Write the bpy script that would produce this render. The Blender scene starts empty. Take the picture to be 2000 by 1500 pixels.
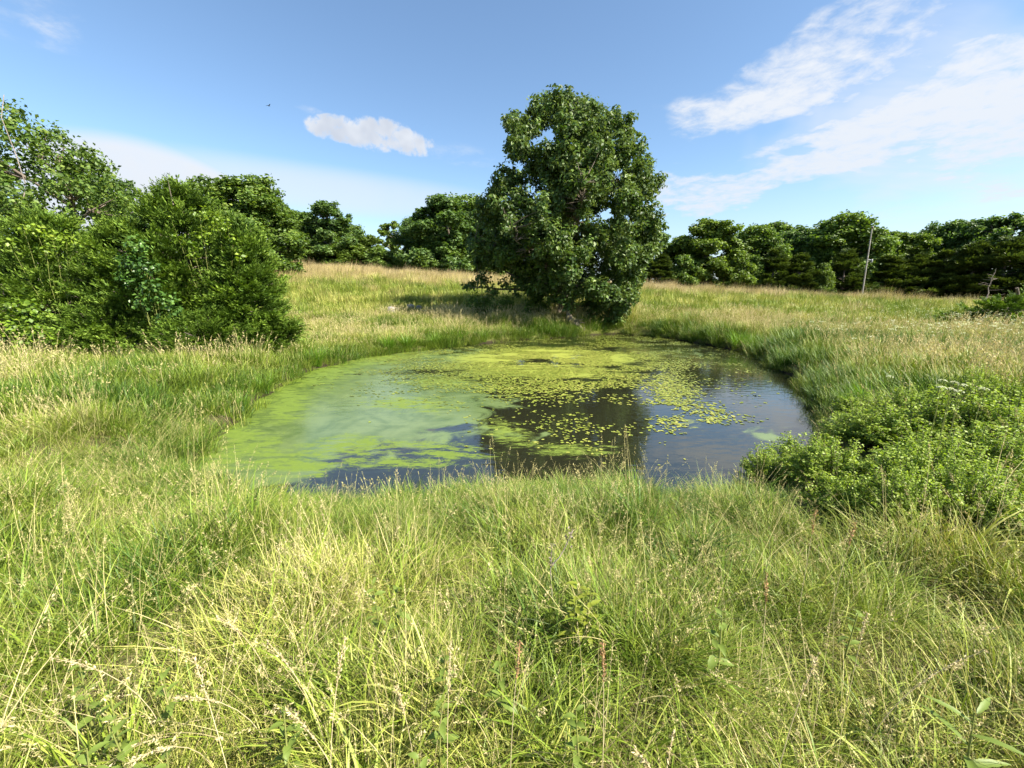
import bpy, math
import numpy as np
from mathutils import Vector, Matrix

R = math.radians
scene = bpy.context.scene
COL = scene.collection

# ------------------------------------------------------------------ camera, sky, sun, exposure
PITCH = R(12.0)
FPX = 800.0                     # focal length in pixels of the 2000 px wide photograph
EYE = 2.0                       # metres above the water
cam_d = bpy.data.cameras.new('camera')
cam_d.sensor_width = 36.0
cam_d.lens = 36.0 * FPX / 2000.0
cam_d.clip_start = 0.02
cam_d.clip_end = 3000.0
cam = bpy.data.objects.new('camera', cam_d)
COL.objects.link(cam)
cam.location = (0, 0, EYE)
cam.rotation_euler = (R(90) - PITCH, 0, 0)
scene.camera = cam

SUN_AZ = R(117.0)               # clockwise from +Y (the way the camera looks)
SUN_EL = R(45.0)
sun_dir = Vector((math.sin(SUN_AZ) * math.cos(SUN_EL), math.cos(SUN_AZ) * math.cos(SUN_EL), math.sin(SUN_EL)))
sd_ = bpy.data.lights.new('sun', 'SUN')
sd_.energy = 5.0
sd_.angle = R(0.55)
sd_.color = (1.0, 0.93, 0.80)
sun = bpy.data.objects.new('sun', sd_)
COL.objects.link(sun)
sun.rotation_euler = sun_dir.to_track_quat('Z', 'Y').to_euler()
sun.location = (30, -20, 40)

vs = scene.view_settings
vs.view_transform = 'Standard'
vs.look = 'None'
vs.gamma = 1.0
vs.exposure = 1.63
vs.use_curve_mapping = False

cy = scene.cycles
cy.max_bounces = 5
cy.diffuse_bounces = 2
cy.glossy_bounces = 3
cy.transmission_bounces = 3
cy.transparent_max_bounces = 6
cy.caustics_reflective = False
cy.caustics_refractive = False
cy.use_adaptive_sampling = True
cy.adaptive_threshold = 0.025
cy.use_denoising = True
try:
    cy.denoising_prefilter = 'ACCURATE'
except Exception:
    pass

CP, SP = math.cos(PITCH), math.sin(PITCH)


def ray(px, py):
    u = (px - 1000.0) / FPX
    v = (750.0 - py) / FPX
    return np.array([u, CP + v * SP, -SP + v * CP])


def P(px, py, Y):
    """point on the line of sight of a photo pixel at depth Y (metres along +Y)"""
    d = ray(px, py)
    return np.array([0, 0, EYE]) + d * (Y / d[1])


def azel(px, py):
    d = ray(px, py)
    d = d / np.linalg.norm(d)
    return math.atan2(d[0], d[1]), math.asin(d[2])


# ------------------------------------------------------------------ world: sky and clouds
world = bpy.data.worlds.new('World')
scene.world = world
world.use_nodes = True


class NT:
    """small helper to write node maths"""
    def __init__(self, tree):
        self.t = tree

    def n(self, typ, **kw):
        nd = self.t.nodes.new(typ)
        for k, v in kw.items():
            setattr(nd, k, v)
        return nd

    def put(self, sock, v):
        if isinstance(v, bpy.types.NodeSocket):
            self.t.links.new(v, sock)
        elif v is not None:
            sock.default_value = v

    def m(self, op, a, b=None, c=None, clamp=False):
        nd = self.n('ShaderNodeMath', operation=op, use_clamp=clamp)
        self.put(nd.inputs[0], a)
        if b is not None:
            self.put(nd.inputs[1], b)
        if c is not None:
            self.put(nd.inputs[2], c)
        return nd.outputs[0]

    def mix(self, f, a, b):
        nd = self.n('ShaderNodeMix', data_type='RGBA')
        self.put(nd.inputs[0], f)
        self.put(nd.inputs[6], a)
        self.put(nd.inputs[7], b)
        return nd.outputs[2]

    def smooth(self, x, lo, hi, a=0.0, b=1.0):
        nd = self.n('ShaderNodeMapRange', interpolation_type='SMOOTHSTEP')
        self.put(nd.inputs[0], x)
        self.put(nd.inputs[1], lo)
        self.put(nd.inputs[2], hi)
        self.put(nd.inputs[3], a)
        self.put(nd.inputs[4], b)
        return nd.outputs[0]

    def noise(self, vec, scale, detail=3.0, rough=0.5, dist=0.0):
        nd = self.n('ShaderNodeTexNoise')
        if vec is not None:
            self.put(nd.inputs['Vector'], vec)
        nd.inputs['Scale'].default_value = scale
        nd.inputs['Detail'].default_value = detail
        nd.inputs['Roughness'].default_value = rough
        nd.inputs['Distortion'].default_value = dist
        return nd.outputs[0]

    def comb(self, x, y, z):
        nd = self.n('ShaderNodeCombineXYZ')
        self.put(nd.inputs[0], x)
        self.put(nd.inputs[1], y)
        self.put(nd.inputs[2], z)
        return nd.outputs[0]


def c4(c):
    return (c[0], c[1], c[2], 1.0)


def build_world():
    t = world.node_tree
    t.nodes.clear()
    N = NT(t)
    out = N.n('ShaderNodeOutputWorld')
    bg = N.n('ShaderNodeBackground')
    bg.inputs[1].default_value = 0.075
    sky = N.n('ShaderNodeTexSky', sky_type='NISHITA')
    sky.sun_disc = False
    sky.sun_elevation = SUN_EL
    sky.sun_rotation = SUN_AZ
    sky.altitude = 200
    sky.air_density = 1.0
    sky.dust_density = 0.8
    sky.ozone_density = 2.2
    tc = N.n('ShaderNodeTexCoord')
    sep = N.n('ShaderNodeSeparateXYZ')
    t.links.new(tc.outputs['Generated'], sep.inputs[0])
    x, y, z = sep.outputs
    az = N.m('ARCTAN2', x, y)
    el = N.m('ARCSINE', z)
    # clouds drift on a layer overhead: project the direction on it
    den = N.m('ADD', N.m('MAXIMUM', z, 0.0), 0.12)
    plane = N.comb(N.m('DIVIDE', x, den), N.m('DIVIDE', y, den), 0.0)
    mp = N.n('ShaderNodeMapping')
    t.links.new(plane, mp.inputs[0])
    mp.inputs['Rotation'].default_value = (0, 0, R(-25))
    mp.inputs['Scale'].default_value = (0.55, 1.9, 1.0)
    streak = N.noise(mp.outputs[0], 1.6, 4.5, 0.62, 0.35)
    puff = N.noise(plane, 11.0, 4.5, 0.65, 0.3)
    dirn = N.noise(tc.outputs['Generated'], 9.0, 3.0, 0.6, 0.1)
    dirn2 = N.noise(tc.outputs['Generated'], 24.0, 5.0, 0.62, 0.2)
    broad = N.noise(plane, 0.55, 3.0, 0.5, 0.0)

    w1 = N.noise(tc.outputs['Generated'], 3.2, 4.0, 0.6, 0.0)
    w2 = N.noise(plane, 1.3, 4.0, 0.6, 0.0)
    az_w = N.m('ADD', az, N.m('MULTIPLY', N.m('SUBTRACT', w1, 0.5), 0.55))
    el_w = N.m('ADD', el, N.m('MULTIPLY', N.m('SUBTRACT', w2, 0.5), 0.26))

    def blob(px, py, hw, hh, tilt=0.0, lo=0.0, hi=1.0, warp=False):
        """soft ellipse in the sky round the direction of a photo pixel"""
        a0, e0 = azel(px, py)
        a1, _ = azel(px + hw, py)
        _, e1 = azel(px, py - hh)
        sa, se = abs(a1 - a0), abs(e1 - e0)
        da = N.m('SUBTRACT', az_w if warp else az, a0)
        de = N.m('SUBTRACT', el_w if warp else el, e0)
        c, s = math.cos(tilt), math.sin(tilt)
        p = N.m('DIVIDE', N.m('ADD', N.m('MULTIPLY', da, c), N.m('MULTIPLY', de, s)), sa)
        q = N.m('DIVIDE', N.m('SUBTRACT', N.m('MULTIPLY', de, c), N.m('MULTIPLY', da, s)), se)
        d2 = N.m('ADD', N.m('MULTIPLY', p, p), N.m('MULTIPLY', q, q))
        return N.smooth(N.m('SUBTRACT', 1.0, d2), lo, hi)

    # cirrus streaks: where the sky has them, and thinly everywhere else
    cov = N.m('MULTIPLY', blob(1560, 145, 560, 90, R(8), 0, 1, True), 0.9)
    cov = N.m('MAXIMUM', cov, N.m('MULTIPLY', blob(1960, 200, 520, 210, R(6), 0, .9, True), 1.1))
    cov = N.m('MAXIMUM', cov, N.m('MULTIPLY', blob(1680, 285, 620, 100, R(12), 0, .9, True), 1.1))
    cov = N.m('MAXIMUM', cov, N.m('MULTIPLY', blob(1400, 350, 360, 60, R(5), 0, .9, True), 0.85))
    cov = N.m('MAXIMUM', cov, N.m('MULTIPLY', blob(80, 40, 170, 80, R(-12), 0, 1, True), 0.42))
    cov = N.m('MAXIMUM', cov, N.m('MULTIPLY', blob(610, 218, 50, 14, R(-10), 0, 1), 0.34))
    cov = N.m('MAXIMUM', cov, N.m('MULTIPLY', blob(905, 305, 140, 34, R(-8), 0, 1), 0.26))
    behind = N.m('MULTIPLY', N.smooth(y, 0.15, -0.35), N.smooth(broad, 0.42, 0.7))
    cov = N.m('MAXIMUM', cov, N.m('MULTIPLY', behind, 0.45))
    cir = N.m('ADD', N.m('MULTIPLY', streak, 0.5), N.m('MULTIPLY', puff, 0.5))
    cirm = N.m('MULTIPLY', N.smooth(N.m('ADD', N.m('MULTIPLY', N.m('SUBTRACT', cir, 0.5), 2.3), N.m('MULTIPLY', cov, 0.62)), 0.02, 0.80), N.smooth(cov, 0.0, 0.6))
    cirm = N.m('MULTIPLY', cirm, 0.92)
    # one small cumulus and one smooth bank of cloud low on the left
    cu = N.m('MAXIMUM', blob(665, 252, 75, 32, 0, 0, 1), blob(735, 262, 85, 40, 0, 0, 1))
    cu = N.m('MAXIMUM', cu, blob(790, 275, 75, 32, R(-8), 0, 1))
    cu = N.m('MULTIPLY', N.smooth(cu, 0.0, 0.2), N.smooth(N.m('ADD', cu, N.m('MULTIPLY', N.m('SUBTRACT', dirn2, 0.5), 4.2)), 0.0, 0.9))
    cu = N.m('MULTIPLY', cu, 0.92)
    bank = N.m('MAXIMUM', blob(325, 405, 255, 132, R(-9), 0.0, 0.45), N.m('MULTIPLY', blob(640, 375, 420, 60, R(-2), 0, 1), 0.62))
    bank = N.m('MULTIPLY', bank, N.smooth(dirn, 0.1, 0.6, 0.85, 1.0))
    low = N.m('MULTIPLY', N.smooth(el, R(16), R(-2)), 0.62)
    low = N.m('MULTIPLY', low, N.smooth(broad, 0.2, 0.75, 0.75, 1.05))
    veil = N.m('MULTIPLY', blob(1820, 230, 640, 280, 0, 0, 1, True), N.smooth(streak, 0.25, 0.7, 0.30, 0.70))
    cl = N.m('MAXIMUM', N.m('MAXIMUM', cirm, cu), N.m('MAXIMUM', bank, low), clamp=True)
    cl = N.m('MAXIMUM', cl, veil)
    white = N.mix(N.smooth(el, R(2), R(40)), c4((3.5, 3.72, 4.05)), c4((4.3, 4.35, 4.45)))
    white = N.mix(N.m('MULTIPLY', cu, N.smooth(dirn, 0.62, 0.35)), white, c4((2.75, 2.95, 3.35)))
    tone = N.n('ShaderNodeMix', data_type='RGBA', blend_type='MULTIPLY')
    tone.inputs[0].default_value = 1.0
    t.links.new(sky.outputs[0], tone.inputs[6])
    tone.inputs[7].default_value = c4((0.93, 1.0, 1.0))
    col = N.mix(cl, tone.outputs[2], white)
    t.links.new(col, bg.inputs[0])
    t.links.new(bg.outputs[0], out.inputs[0])


build_world()
world.cycles.sampling_method = 'MANUAL'
world.cycles.sample_map_resolution = 512

# ------------------------------------------------------------------ numpy helpers
rng = np.random.default_rng(7)


def sstep(x, a, b):
    t = np.clip((x - a) / (b - a), 0, 1)
    return t * t * (3 - 2 * t)


_perm = np.random.default_rng(3).random((256, 256))


def vnoise(x, y):
    xi = np.floor(x).astype(int)
    yi = np.floor(y).astype(int)
    fx = x - xi
    fy = y - yi
    fx = fx * fx * (3 - 2 * fx)
    fy = fy * fy * (3 - 2 * fy)
    g = lambda a, b: _perm[a & 255, b & 255]
    return ((g(xi, yi) * (1 - fx) + g(xi + 1, yi) * fx) * (1 - fy)
            + (g(xi, yi + 1) * (1 - fx) + g(xi + 1, yi + 1) * fx) * fy)


def fbm(x, y, s, o=3):
    v = 0
    a = 0.5
    for k in range(o):
        v = v + a * vnoise(x * s + 17.3 * k, y * s + 9.1 * k)
        a *= 0.5
        s *= 2.03
    return v / (1 - 0.5 ** o)


def unit(v):
    return v / np.maximum(np.linalg.norm(v, axis=-1, keepdims=True), 1e-9)


# ------------------------------------------------------------------ pond outline and terrain
pond_px = [(352, 912), (395, 874), (430, 848), (472, 808), (508, 775), (560, 745), (600, 726), (640, 714), (700, 700), (770, 690), (850, 682),
           (920, 673), (1000, 666), (1060, 661), (1130, 657), (1190, 652), (1240, 653), (1300, 660), (1360, 669), (1420, 680),
           (1465, 690), (1510, 705), (1548, 728), (1578, 760), (1598, 800), (1606, 840), (1598, 878), (1540, 925), (1430, 965),
           (1300, 1010), (1210, 968), (1100, 985), (1000, 965), (900, 985), (800, 985), (700, 1008), (620, 990), (540, 1002), (410, 970), (345, 942)]
pond = []
for px, py in pond_px:
    d = ray(px, py)
    pond.append((np.array([0, 0, EYE]) + d * (EYE / -d[2]))[:2])
pond = np.array(pond)
for _ in range(2):
    nx = np.roll(pond, -1, 0)
    pond = np.stack([pond * .75 + nx * .25, pond * .25 + nx * .75], 1).reshape(-1, 2)
pond = pond + np.random.default_rng(77).normal(0, 1, pond.shape) * (0.03 + 0.006 * pond[:, 1:2])


def poly_sd(x, y, poly):
    """signed distance to a closed polygon, negative inside"""
    sh = x.shape
    x = x.ravel()
    y = y.ravel()
    d = np.full(x.shape, 1e9)
    ins = np.zeros(x.shape, bool)
    for i in range(len(poly)):
        ax, ay = poly[i]
        bx, by = poly[(i + 1) % len(poly)]
        ex, ey = bx - ax, by - ay
        t = np.clip(((x - ax) * ex + (y - ay) * ey) / (ex * ex + ey * ey), 0, 1)
        d = np.minimum(d, (x - ax - t * ex) ** 2 + (y - ay - t * ey) ** 2)
        c = ((ay > y) != (by > y)) & (x < (bx - ax) * (y - ay) / (by - ay + 1e-12) + ax)
        ins ^= c
    d = np.sqrt(d)
    return np.where(ins, -d, d).reshape(sh)


def field(x, y):
    xc = np.clip(x, -48, 78)
    ridge = 4.15 - 0.062 * xc
    ridge = np.where(xc > 50, ridge + (xc - 50) * 0.012, ridge)
    f0 = 0.42 + 0.10 * sstep(x, 3, 9)
    t = np.clip((y - 17) / (60.0 - 17), 0, 1.0)
    t = 0.55 * t + 0.45 * sstep(t, 0, 1.05)
    z = f0 + (ridge - f0) * t
    z = z - np.clip(y - 60, 0, 60) * 0.022
    return z


def H(x, y):
    x = np.asarray(x, float)
    y = np.asarray(y, float)
    s = poly_sd(x, y, pond)
    f = field(x, y)
    right = sstep(x, 2.5, 6)
    w = 2.6 - 0.9 * right
    k = sstep(s, 0, 1) * 0 + np.clip(s / w, 0, 1)
    k = k * (2 - k)
    z = 0.10 * sstep(s, 0, 0.22) + 0.10 * right * sstep(s, 0, 0.35)
    z = np.maximum(z, 0) + (f - z) * k
    z = z + (fbm(x, y, 0.45) - 0.5) * 0.22 * sstep(s, 0.2, 2.5) + (fbm(x + 40, y, 1.7, 2) - .5) * (0.10 + 0.20 * sstep(np.hypot(x, y), 14, 6)) * sstep(s, 0.1, 1.0)
    return np.where(s > 0, z, -0.55 * sstep(-s, -0.02, 1.6) - 0.004)


def h1(x, y):
    return float(H(np.array([x]), np.array([y]))[0])


def G(px, py):
    """where the line of sight of a pixel meets the ground"""
    d = ray(px, py)
    Y = np.linspace(1.0, 90, 3000)
    xs = d[0] / d[1] * Y
    zs = EYE + d[2] / d[1] * Y
    below = zs < H(xs, Y)
    i = int(np.argmax(below)) if below.any() else len(Y) - 1
    return np.array([xs[i], Y[i], h1(xs[i], Y[i])])


def W0(px, py):
    d = ray(px, py)
    return (np.array([0, 0, EYE]) + d * (EYE / -d[2]))


# ------------------------------------------------------------------ mesh builder
class MB:
    def __init__(self):
        self.v, self.f, self.m, self.c, self.n = [], [], [], [], 0

    def add(self, v, f, mat=0, col=None):
        v = np.asarray(v, float)
        f = np.asarray(f, int)
        self.v.append(v)
        self.f.append(f + self.n)
        self.m.append(np.full(len(f), mat))
        if col is None:
            col = np.full((len(v), 3), 0.5)
        self.c.append(np.asarray(col, float))
        self.n += len(v)

    def mesh(self, name, mats, smooth=False):
        me = bpy.data.meshes.new(name)
        v = np.concatenate(self.v)
        me.vertices.add(len(v))
        me.vertices.foreach_set('co', v.ravel().astype(np.float32))
        tot = np.concatenate([np.full(len(f), f.shape[1]) for f in self.f])
        idx = np.concatenate([f.ravel() for f in self.f])
        me.loops.add(len(idx))
        me.loops.foreach_set('vertex_index', idx.astype(np.int32))
        me.polygons.add(len(tot))
        st = np.concatenate([[0], np.cumsum(tot)[:-1]])
        me.polygons.foreach_set('loop_start', st.astype(np.int32))
        me.polygons.foreach_set('material_index', np.concatenate(self.m).astype(np.int32))
        for mt in mats:
            me.materials.append(mt)
        c = np.concatenate(self.c)
        at = me.attributes.new('Col', 'FLOAT_COLOR', 'POINT')
        at.data.foreach_set('color', np.concatenate([c, np.ones((len(c), 1))], 1).ravel().astype(np.float32))
        me.update(calc_edges=True)
        if smooth:
            me.polygons.foreach_set('use_smooth', np.ones(len(tot), bool))
        me.validate()
        return me

    def obj(self, name, mats, parent=None, smooth=False, link=True):
        o = bpy.data.objects.new(name, self.mesh(name, mats if isinstance(mats, (list, tuple)) else [mats], smooth))
        if link:
            COL.objects.link(o)
        if parent is not None:
            o.parent = parent
        return o


def tag(o, label=None, cat=None, group=None, kind=None):
    if label:
        o['label'] = label
    if cat:
        o['category'] = cat
    if group:
        o['group'] = group
    if kind:
        o['kind'] = kind
    return o


def empty(name, loc, rz=0.0, scale=1.0):
    o = bpy.data.objects.new(name, None)
    o.empty_display_size = 0.2
    COL.objects.link(o)
    o.location = loc
    o.rotation_euler = (0, 0, rz)
    o.scale = (scale,) * 3 if not isinstance(scale, tuple) else scale
    return o


def copy_tree(o, parent=None):
    c = o.copy()
    COL.objects.link(c)
    c.parent = parent
    for ch in list(o.children):
        copy_tree(ch, c)
    return c


def tube(mb, path, radii, sides=6, mat=0, col=None, cap=True):
    path = np.asarray(path, float)
    n = len(path)
    radii = np.asarray(radii, float) * np.ones(n)
    tan = unit(np.gradient(path, axis=0))
    ref = np.array([0.0, 0, 1]) if abs(tan[0][2]) < 0.9 else np.array([1.0, 0, 0])
    a = np.linspace(0, 2 * np.pi, sides, endpoint=False)
    vs_ = []
    u = unit(np.cross(tan[0], ref))
    for i in range(n):
        u = unit(u - tan[i] * np.dot(u, tan[i]))
        w = np.cross(tan[i], u)
        vs_.append(path[i] + radii[i] * (np.cos(a)[:, None] * u + np.sin(a)[:, None] * w))
    v = np.concatenate(vs_)
    f = []
    for i in range(n - 1):
        for k in range(sides):
            k2 = (k + 1) % sides
            f.append((i * sides + k, i * sides + k2, (i + 1) * sides + k2, (i + 1) * sides + k))
    c = np.tile(col, (len(v), 1)) if col is not None else None
    mb.add(v, f, mat, c)
    if cap:
        top = len(v) - sides
        mb.add(np.concatenate([v[top:], path[-1:]]), [(k, (k + 1) % sides, sides) for k in range(sides)], mat,
               np.tile(col, (sides + 1, 1)) if col is not None else None)


def curve_path(a, b, n, rng, sag=0.0, wob=0.1, lift=0.0):
    a = np.asarray(a, float)
    b = np.asarray(b, float)
    t = np.linspace(0, 1, n)[:, None]
    L = np.linalg.norm(b - a)
    mid = (a + b) / 2 + np.array([0, 0, lift * L]) + rng.normal(0, wob * L, 3)
    p = (1 - t) ** 2 * a + 2 * t * (1 - t) * mid + t ** 2 * b
    p[1:-1] += rng.normal(0, wob * L * 0.12, (n - 2, 3))
    return p


def leaves(mb, cent, nrm, dirn, size, aspect=0.6, fold=0.12, mat=0, col=None):
    """flat-folded leaves of two triangles each"""
    n = len(cent)
    d = unit(dirn - nrm * np.sum(dirn * nrm, 1, keepdims=True))
    s = np.cross(nrm, d)
    size = np.asarray(size)[:, None] * np.ones((n, 1))
    base = cent - d * size * .5
    tip = cent + d * size * .5
    le = cent + s * size * aspect * .5 + nrm * size * fold
    ri = cent - s * size * aspect * .5 + nrm * size * fold
    v = np.stack([base, ri, tip, le], 1).reshape(-1, 3)
    i = np.arange(n)[:, None] * 4
    f = np.concatenate([i + np.array([[0, 1, 2]]), i + np.array([[0, 2, 3]])], 0)
    c = np.repeat(col, 4, 0) if col is not None else None
    mb.add(v, f, mat, c)


def rand_unit(n, r):
    return unit(r.normal(0, 1, (n, 3)))


# ------------------------------------------------------------------ materials
def new_mat(name):
    m = bpy.data.materials.new(name)
    m.use_nodes = True
    m.node_tree.nodes.clear()
    return m, NT(m.node_tree)


def leaf_mat(name, dark, mid, light, trans=0.3, rough=0.5, spec=0.35, under=None, ttint=(1.2, 1.25, 0.5), instanced=False):
    m, N = new_mat(name)
    t = m.node_tree
    at = N.n('ShaderNodeAttribute', attribute_name='Col')
    sep = N.n('ShaderNodeSeparateColor')
    t.links.new(at.outputs['Color'], sep.inputs[0])
    r, g, b = sep.outputs
    if instanced:
        it = N.n('ShaderNodeAttribute', attribute_name='tint', attribute_type='INSTANCER')
        f = N.m('ADD', N.m('MULTIPLY', N.m('SUBTRACT', r, 0.5), 0.55), it.outputs['Fac'])
    else:
        f = r
    ramp = N.n('ShaderNodeValToRGB')
    e = ramp.color_ramp.elements
    e[0].position = 0.0
    e[0].color = c4(dark)
    e[1].position = 1.0
    e[1].color = c4(light)
    k = e.new(0.5)
    k.color = c4(mid)
    t.links.new(f, ramp.inputs[0])
    col = ramp.outputs[0]
    hsv = N.n('ShaderNodeHueSaturation')
    t.links.new(col, hsv.inputs['Color'])
    t.links.new(N.smooth(g, 0, 1, 0.5 if instanced else 0.65, 1.3 if instanced else 1.35), hsv.inputs['Value'])
    col = hsv.outputs[0]
    if under is not None:
        geo = N.n('ShaderNodeNewGeometry')
        col = N.mix(N.m('MULTIPLY', geo.outputs['Backfacing'], 0.8), col, c4(under))
    p = N.n('ShaderNodeBsdfPrincipled')
    t.links.new(col, p.inputs['Base Color'])
    p.inputs['Roughness'].default_value = rough
    p.inputs['Specular IOR Level'].default_value = spec
    tr = N.n('ShaderNodeBsdfTranslucent')
    tm = N.n('ShaderNodeMix', data_type='RGBA', blend_type='MULTIPLY')
    tm.inputs[0].default_value = 1.0
    t.links.new(col, tm.inputs[6])
    tm.inputs[7].default_value = c4(ttint)
    t.links.new(tm.outputs[2], tr.inputs[0])
    mx = N.n('ShaderNodeMixShader')
    mx.inputs[0].default_value = trans
    t.links.new(p.outputs[0], mx.inputs[1])
    t.links.new(tr.outputs[0], mx.inputs[2])
    o = N.n('ShaderNodeOutputMaterial')
    t.links.new(mx.outputs[0], o.inputs[0])
    return m


def rough_mat(name, c1, c2, scale=6.0, rough=0.85, bump=0.4, stretch=(1, 1, 1), spec=0.2, detail=5):
    m, N = new_mat(name)
    t = m.node_tree
    tc = N.n('ShaderNodeTexCoord')
    mp = N.n('ShaderNodeMapping')
    t.links.new(tc.outputs['Object'], mp.inputs[0])
    mp.inputs['Scale'].default_value = stretch
    n1 = N.noise(mp.outputs[0], scale, detail, 0.65, 0.2)
    col = N.mix(N.smooth(n1, 0.3, 0.7), c4(c1), c4(c2))
    p = N.n('ShaderNodeBsdfPrincipled')
    t.links.new(col, p.inputs['Base Color'])
    p.inputs['Roughness'].default_value = rough
    p.inputs['Specular IOR Level'].default_value = spec
    bp = N.n('ShaderNodeBump')
    bp.inputs['Strength'].default_value = bump
    bp.inputs['Distance'].default_value = 0.05
    t.links.new(n1, bp.inputs['Height'])
    t.links.new(bp.outputs[0], p.inputs['Normal'])
    o = N.n('ShaderNodeOutputMaterial')
    t.links.new(p.outputs[0], o.inputs[0])
    return m


M = {}
M['bark'] = rough_mat('bark', (0.07, 0.055, 0.042), (0.20, 0.165, 0.13), 9, 0.9, 0.8, (1, 1, .25))
M['pale_wood'] = rough_mat('pale_wood', (0.22, 0.17, 0.13), (0.42, 0.34, 0.27), 7, 0.85, 0.6, (1, 1, .4))
M['grey_wood'] = rough_mat('grey_wood', (0.20, 0.18, 0.16), (0.42, 0.39, 0.35), 12, 0.85, 0.3, (1, 1, .15))
M['dead_wood'] = rough_mat('dead_wood', (0.16, 0.13, 0.11), (0.34, 0.29, 0.25), 10, 0.9, 0.4, (1, 1, .3))
M['rock'] = rough_mat('rock', (0.15, 0.135, 0.115), (0.36, 0.33, 0.29), 6, 0.9, 0.8)
M['black'] = rough_mat('dark_feathers', (0.012, 0.012, 0.014), (0.03, 0.03, 0.03), 8, 0.6, 0.1)
M['metal'] = rough_mat('grey_metal', (0.16, 0.17, 0.19), (0.26, 0.27, 0.29), 8, 0.45, 0.05, spec=.5)
M['porcelain'] = rough_mat('insulator', (0.10, 0.07, 0.06), (0.14, 0.10, 0.08), 8, 0.3, 0.0, spec=.5)

M['oak'] = leaf_mat('oak_leaf', (0.030, 0.066, 0.010), (0.062, 0.115, 0.017), (0.135, 0.185, 0.040), 0.30, 0.5, 0.32, under=(0.125, 0.17, 0.065))
M['wood_leaf'] = leaf_mat('woodland_leaf', (0.048, 0.095, 0.015), (0.100, 0.165, 0.027), (0.19, 0.25, 0.047), 0.38, 0.5, 0.3)
M['wood_leaf_b'] = leaf_mat('woodland_leaf_bluish', (0.042, 0.088, 0.019), (0.086, 0.150, 0.036), (0.16, 0.22, 0.058), 0.38, 0.5, 0.3)
M['wood_leaf_y'] = leaf_mat('woodland_leaf_yellowish', (0.060, 0.105, 0.014), (0.115, 0.175, 0.024), (0.19, 0.25, 0.040), 0.36, 0.5, 0.3)
M['cedar'] = leaf_mat('cedar_spray', (0.034, 0.072, 0.010), (0.090, 0.155, 0.018), (0.185, 0.265, 0.036), 0.22, 0.6, 0.2)
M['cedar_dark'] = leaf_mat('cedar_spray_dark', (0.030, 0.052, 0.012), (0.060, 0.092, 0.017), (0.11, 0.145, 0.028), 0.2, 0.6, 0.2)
M['shrub'] = leaf_mat('shrub_leaf', (0.10, 0.165, 0.018), (0.20, 0.285, 0.034), (0.33, 0.40, 0.07), 0.38, 0.5, 0.3)
M['vine'] = leaf_mat('vine_leaf', (0.09, 0.16, 0.015), (0.16, 0.24, 0.022), (0.26, 0.33, 0.04), 0.35, 0.45, 0.35)
M['sapling'] = leaf_mat('sapling_leaf', (0.035, 0.085, 0.014), (0.065, 0.14, 0.022), (0.12, 0.20, 0.04), 0.28, 0.4, 0.4)
M['weed'] = leaf_mat('weed_leaf', (0.08, 0.13, 0.020), (0.14, 0.195, 0.035), (0.22, 0.27, 0.06), 0.3, 0.5, 0.3)
M['weed_y'] = leaf_mat('weed_leaf_yellow', (0.14, 0.18, 0.02), (0.20, 0.235, 0.028), (0.27, 0.28, 0.04), 0.35, 0.5, 0.3)
# grass: green blades run from lush to straw by the tuft's dryness, stems and seed heads stay straw coloured
M['grass'] = leaf_mat('grass_blade', (0.052, 0.118, 0.011), (0.205, 0.270, 0.028), (0.52, 0.46, 0.15), 0.20, 0.5, 0.3, instanced=True, ttint=(1.1, 1.15, 0.6))
M['straw'] = leaf_mat('grass_straw', (0.36, 0.34, 0.12), (0.52, 0.45, 0.21), (0.62, 0.51, 0.30), 0.25, 0.6, 0.2, instanced=True, ttint=(1.1, 1.0, 0.7))
M['tanfield'] = leaf_mat('grass_tan', (0.30, 0.31, 0.07), (0.46, 0.385, 0.16), (0.57, 0.46, 0.25), 0.25, 0.6, 0.2, instanced=True, ttint=(1.1, 1.0, 0.7))
M['sedge'] = leaf_mat('sedge_blade', (0.06, 0.16, 0.012), (0.12, 0.24, 0.018), (0.24, 0.32, 0.04), 0.35, 0.45, 0.35)
M['seed'] = leaf_mat('seed_head', (0.30, 0.24, 0.12), (0.44, 0.36, 0.20), (0.55, 0.47, 0.29), 0.2, 0.7, 0.15)
M['seed_red'] = leaf_mat('seed_head_brown', (0.22, 0.13, 0.065), (0.32, 0.19, 0.09), (0.42, 0.27, 0.13), 0.2, 0.7, 0.15)
M['stem'] = leaf_mat('plant_stem', (0.12, 0.16, 0.04), (0.20, 0.22, 0.06), (0.30, 0.28, 0.10), 0.1, 0.6, 0.2)
M['white'] = leaf_mat('white_petals', (0.42, 0.45, 0.30), (0.52, 0.54, 0.38), (0.62, 0.63, 0.48), 0.25, 0.6, 0.2)
M['pad'] = leaf_mat('floating_leaf', (0.10, 0.14, 0.020), (0.20, 0.24, 0.032), (0.38, 0.37, 0.085), 0.05, 0.45, 0.4)
M['pad_i'] = leaf_mat('floating_leaf_scatter', (0.10, 0.14, 0.020), (0.20, 0.24, 0.032), (0.38, 0.37, 0.085), 0.05, 0.45, 0.4, instanced=True)


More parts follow.
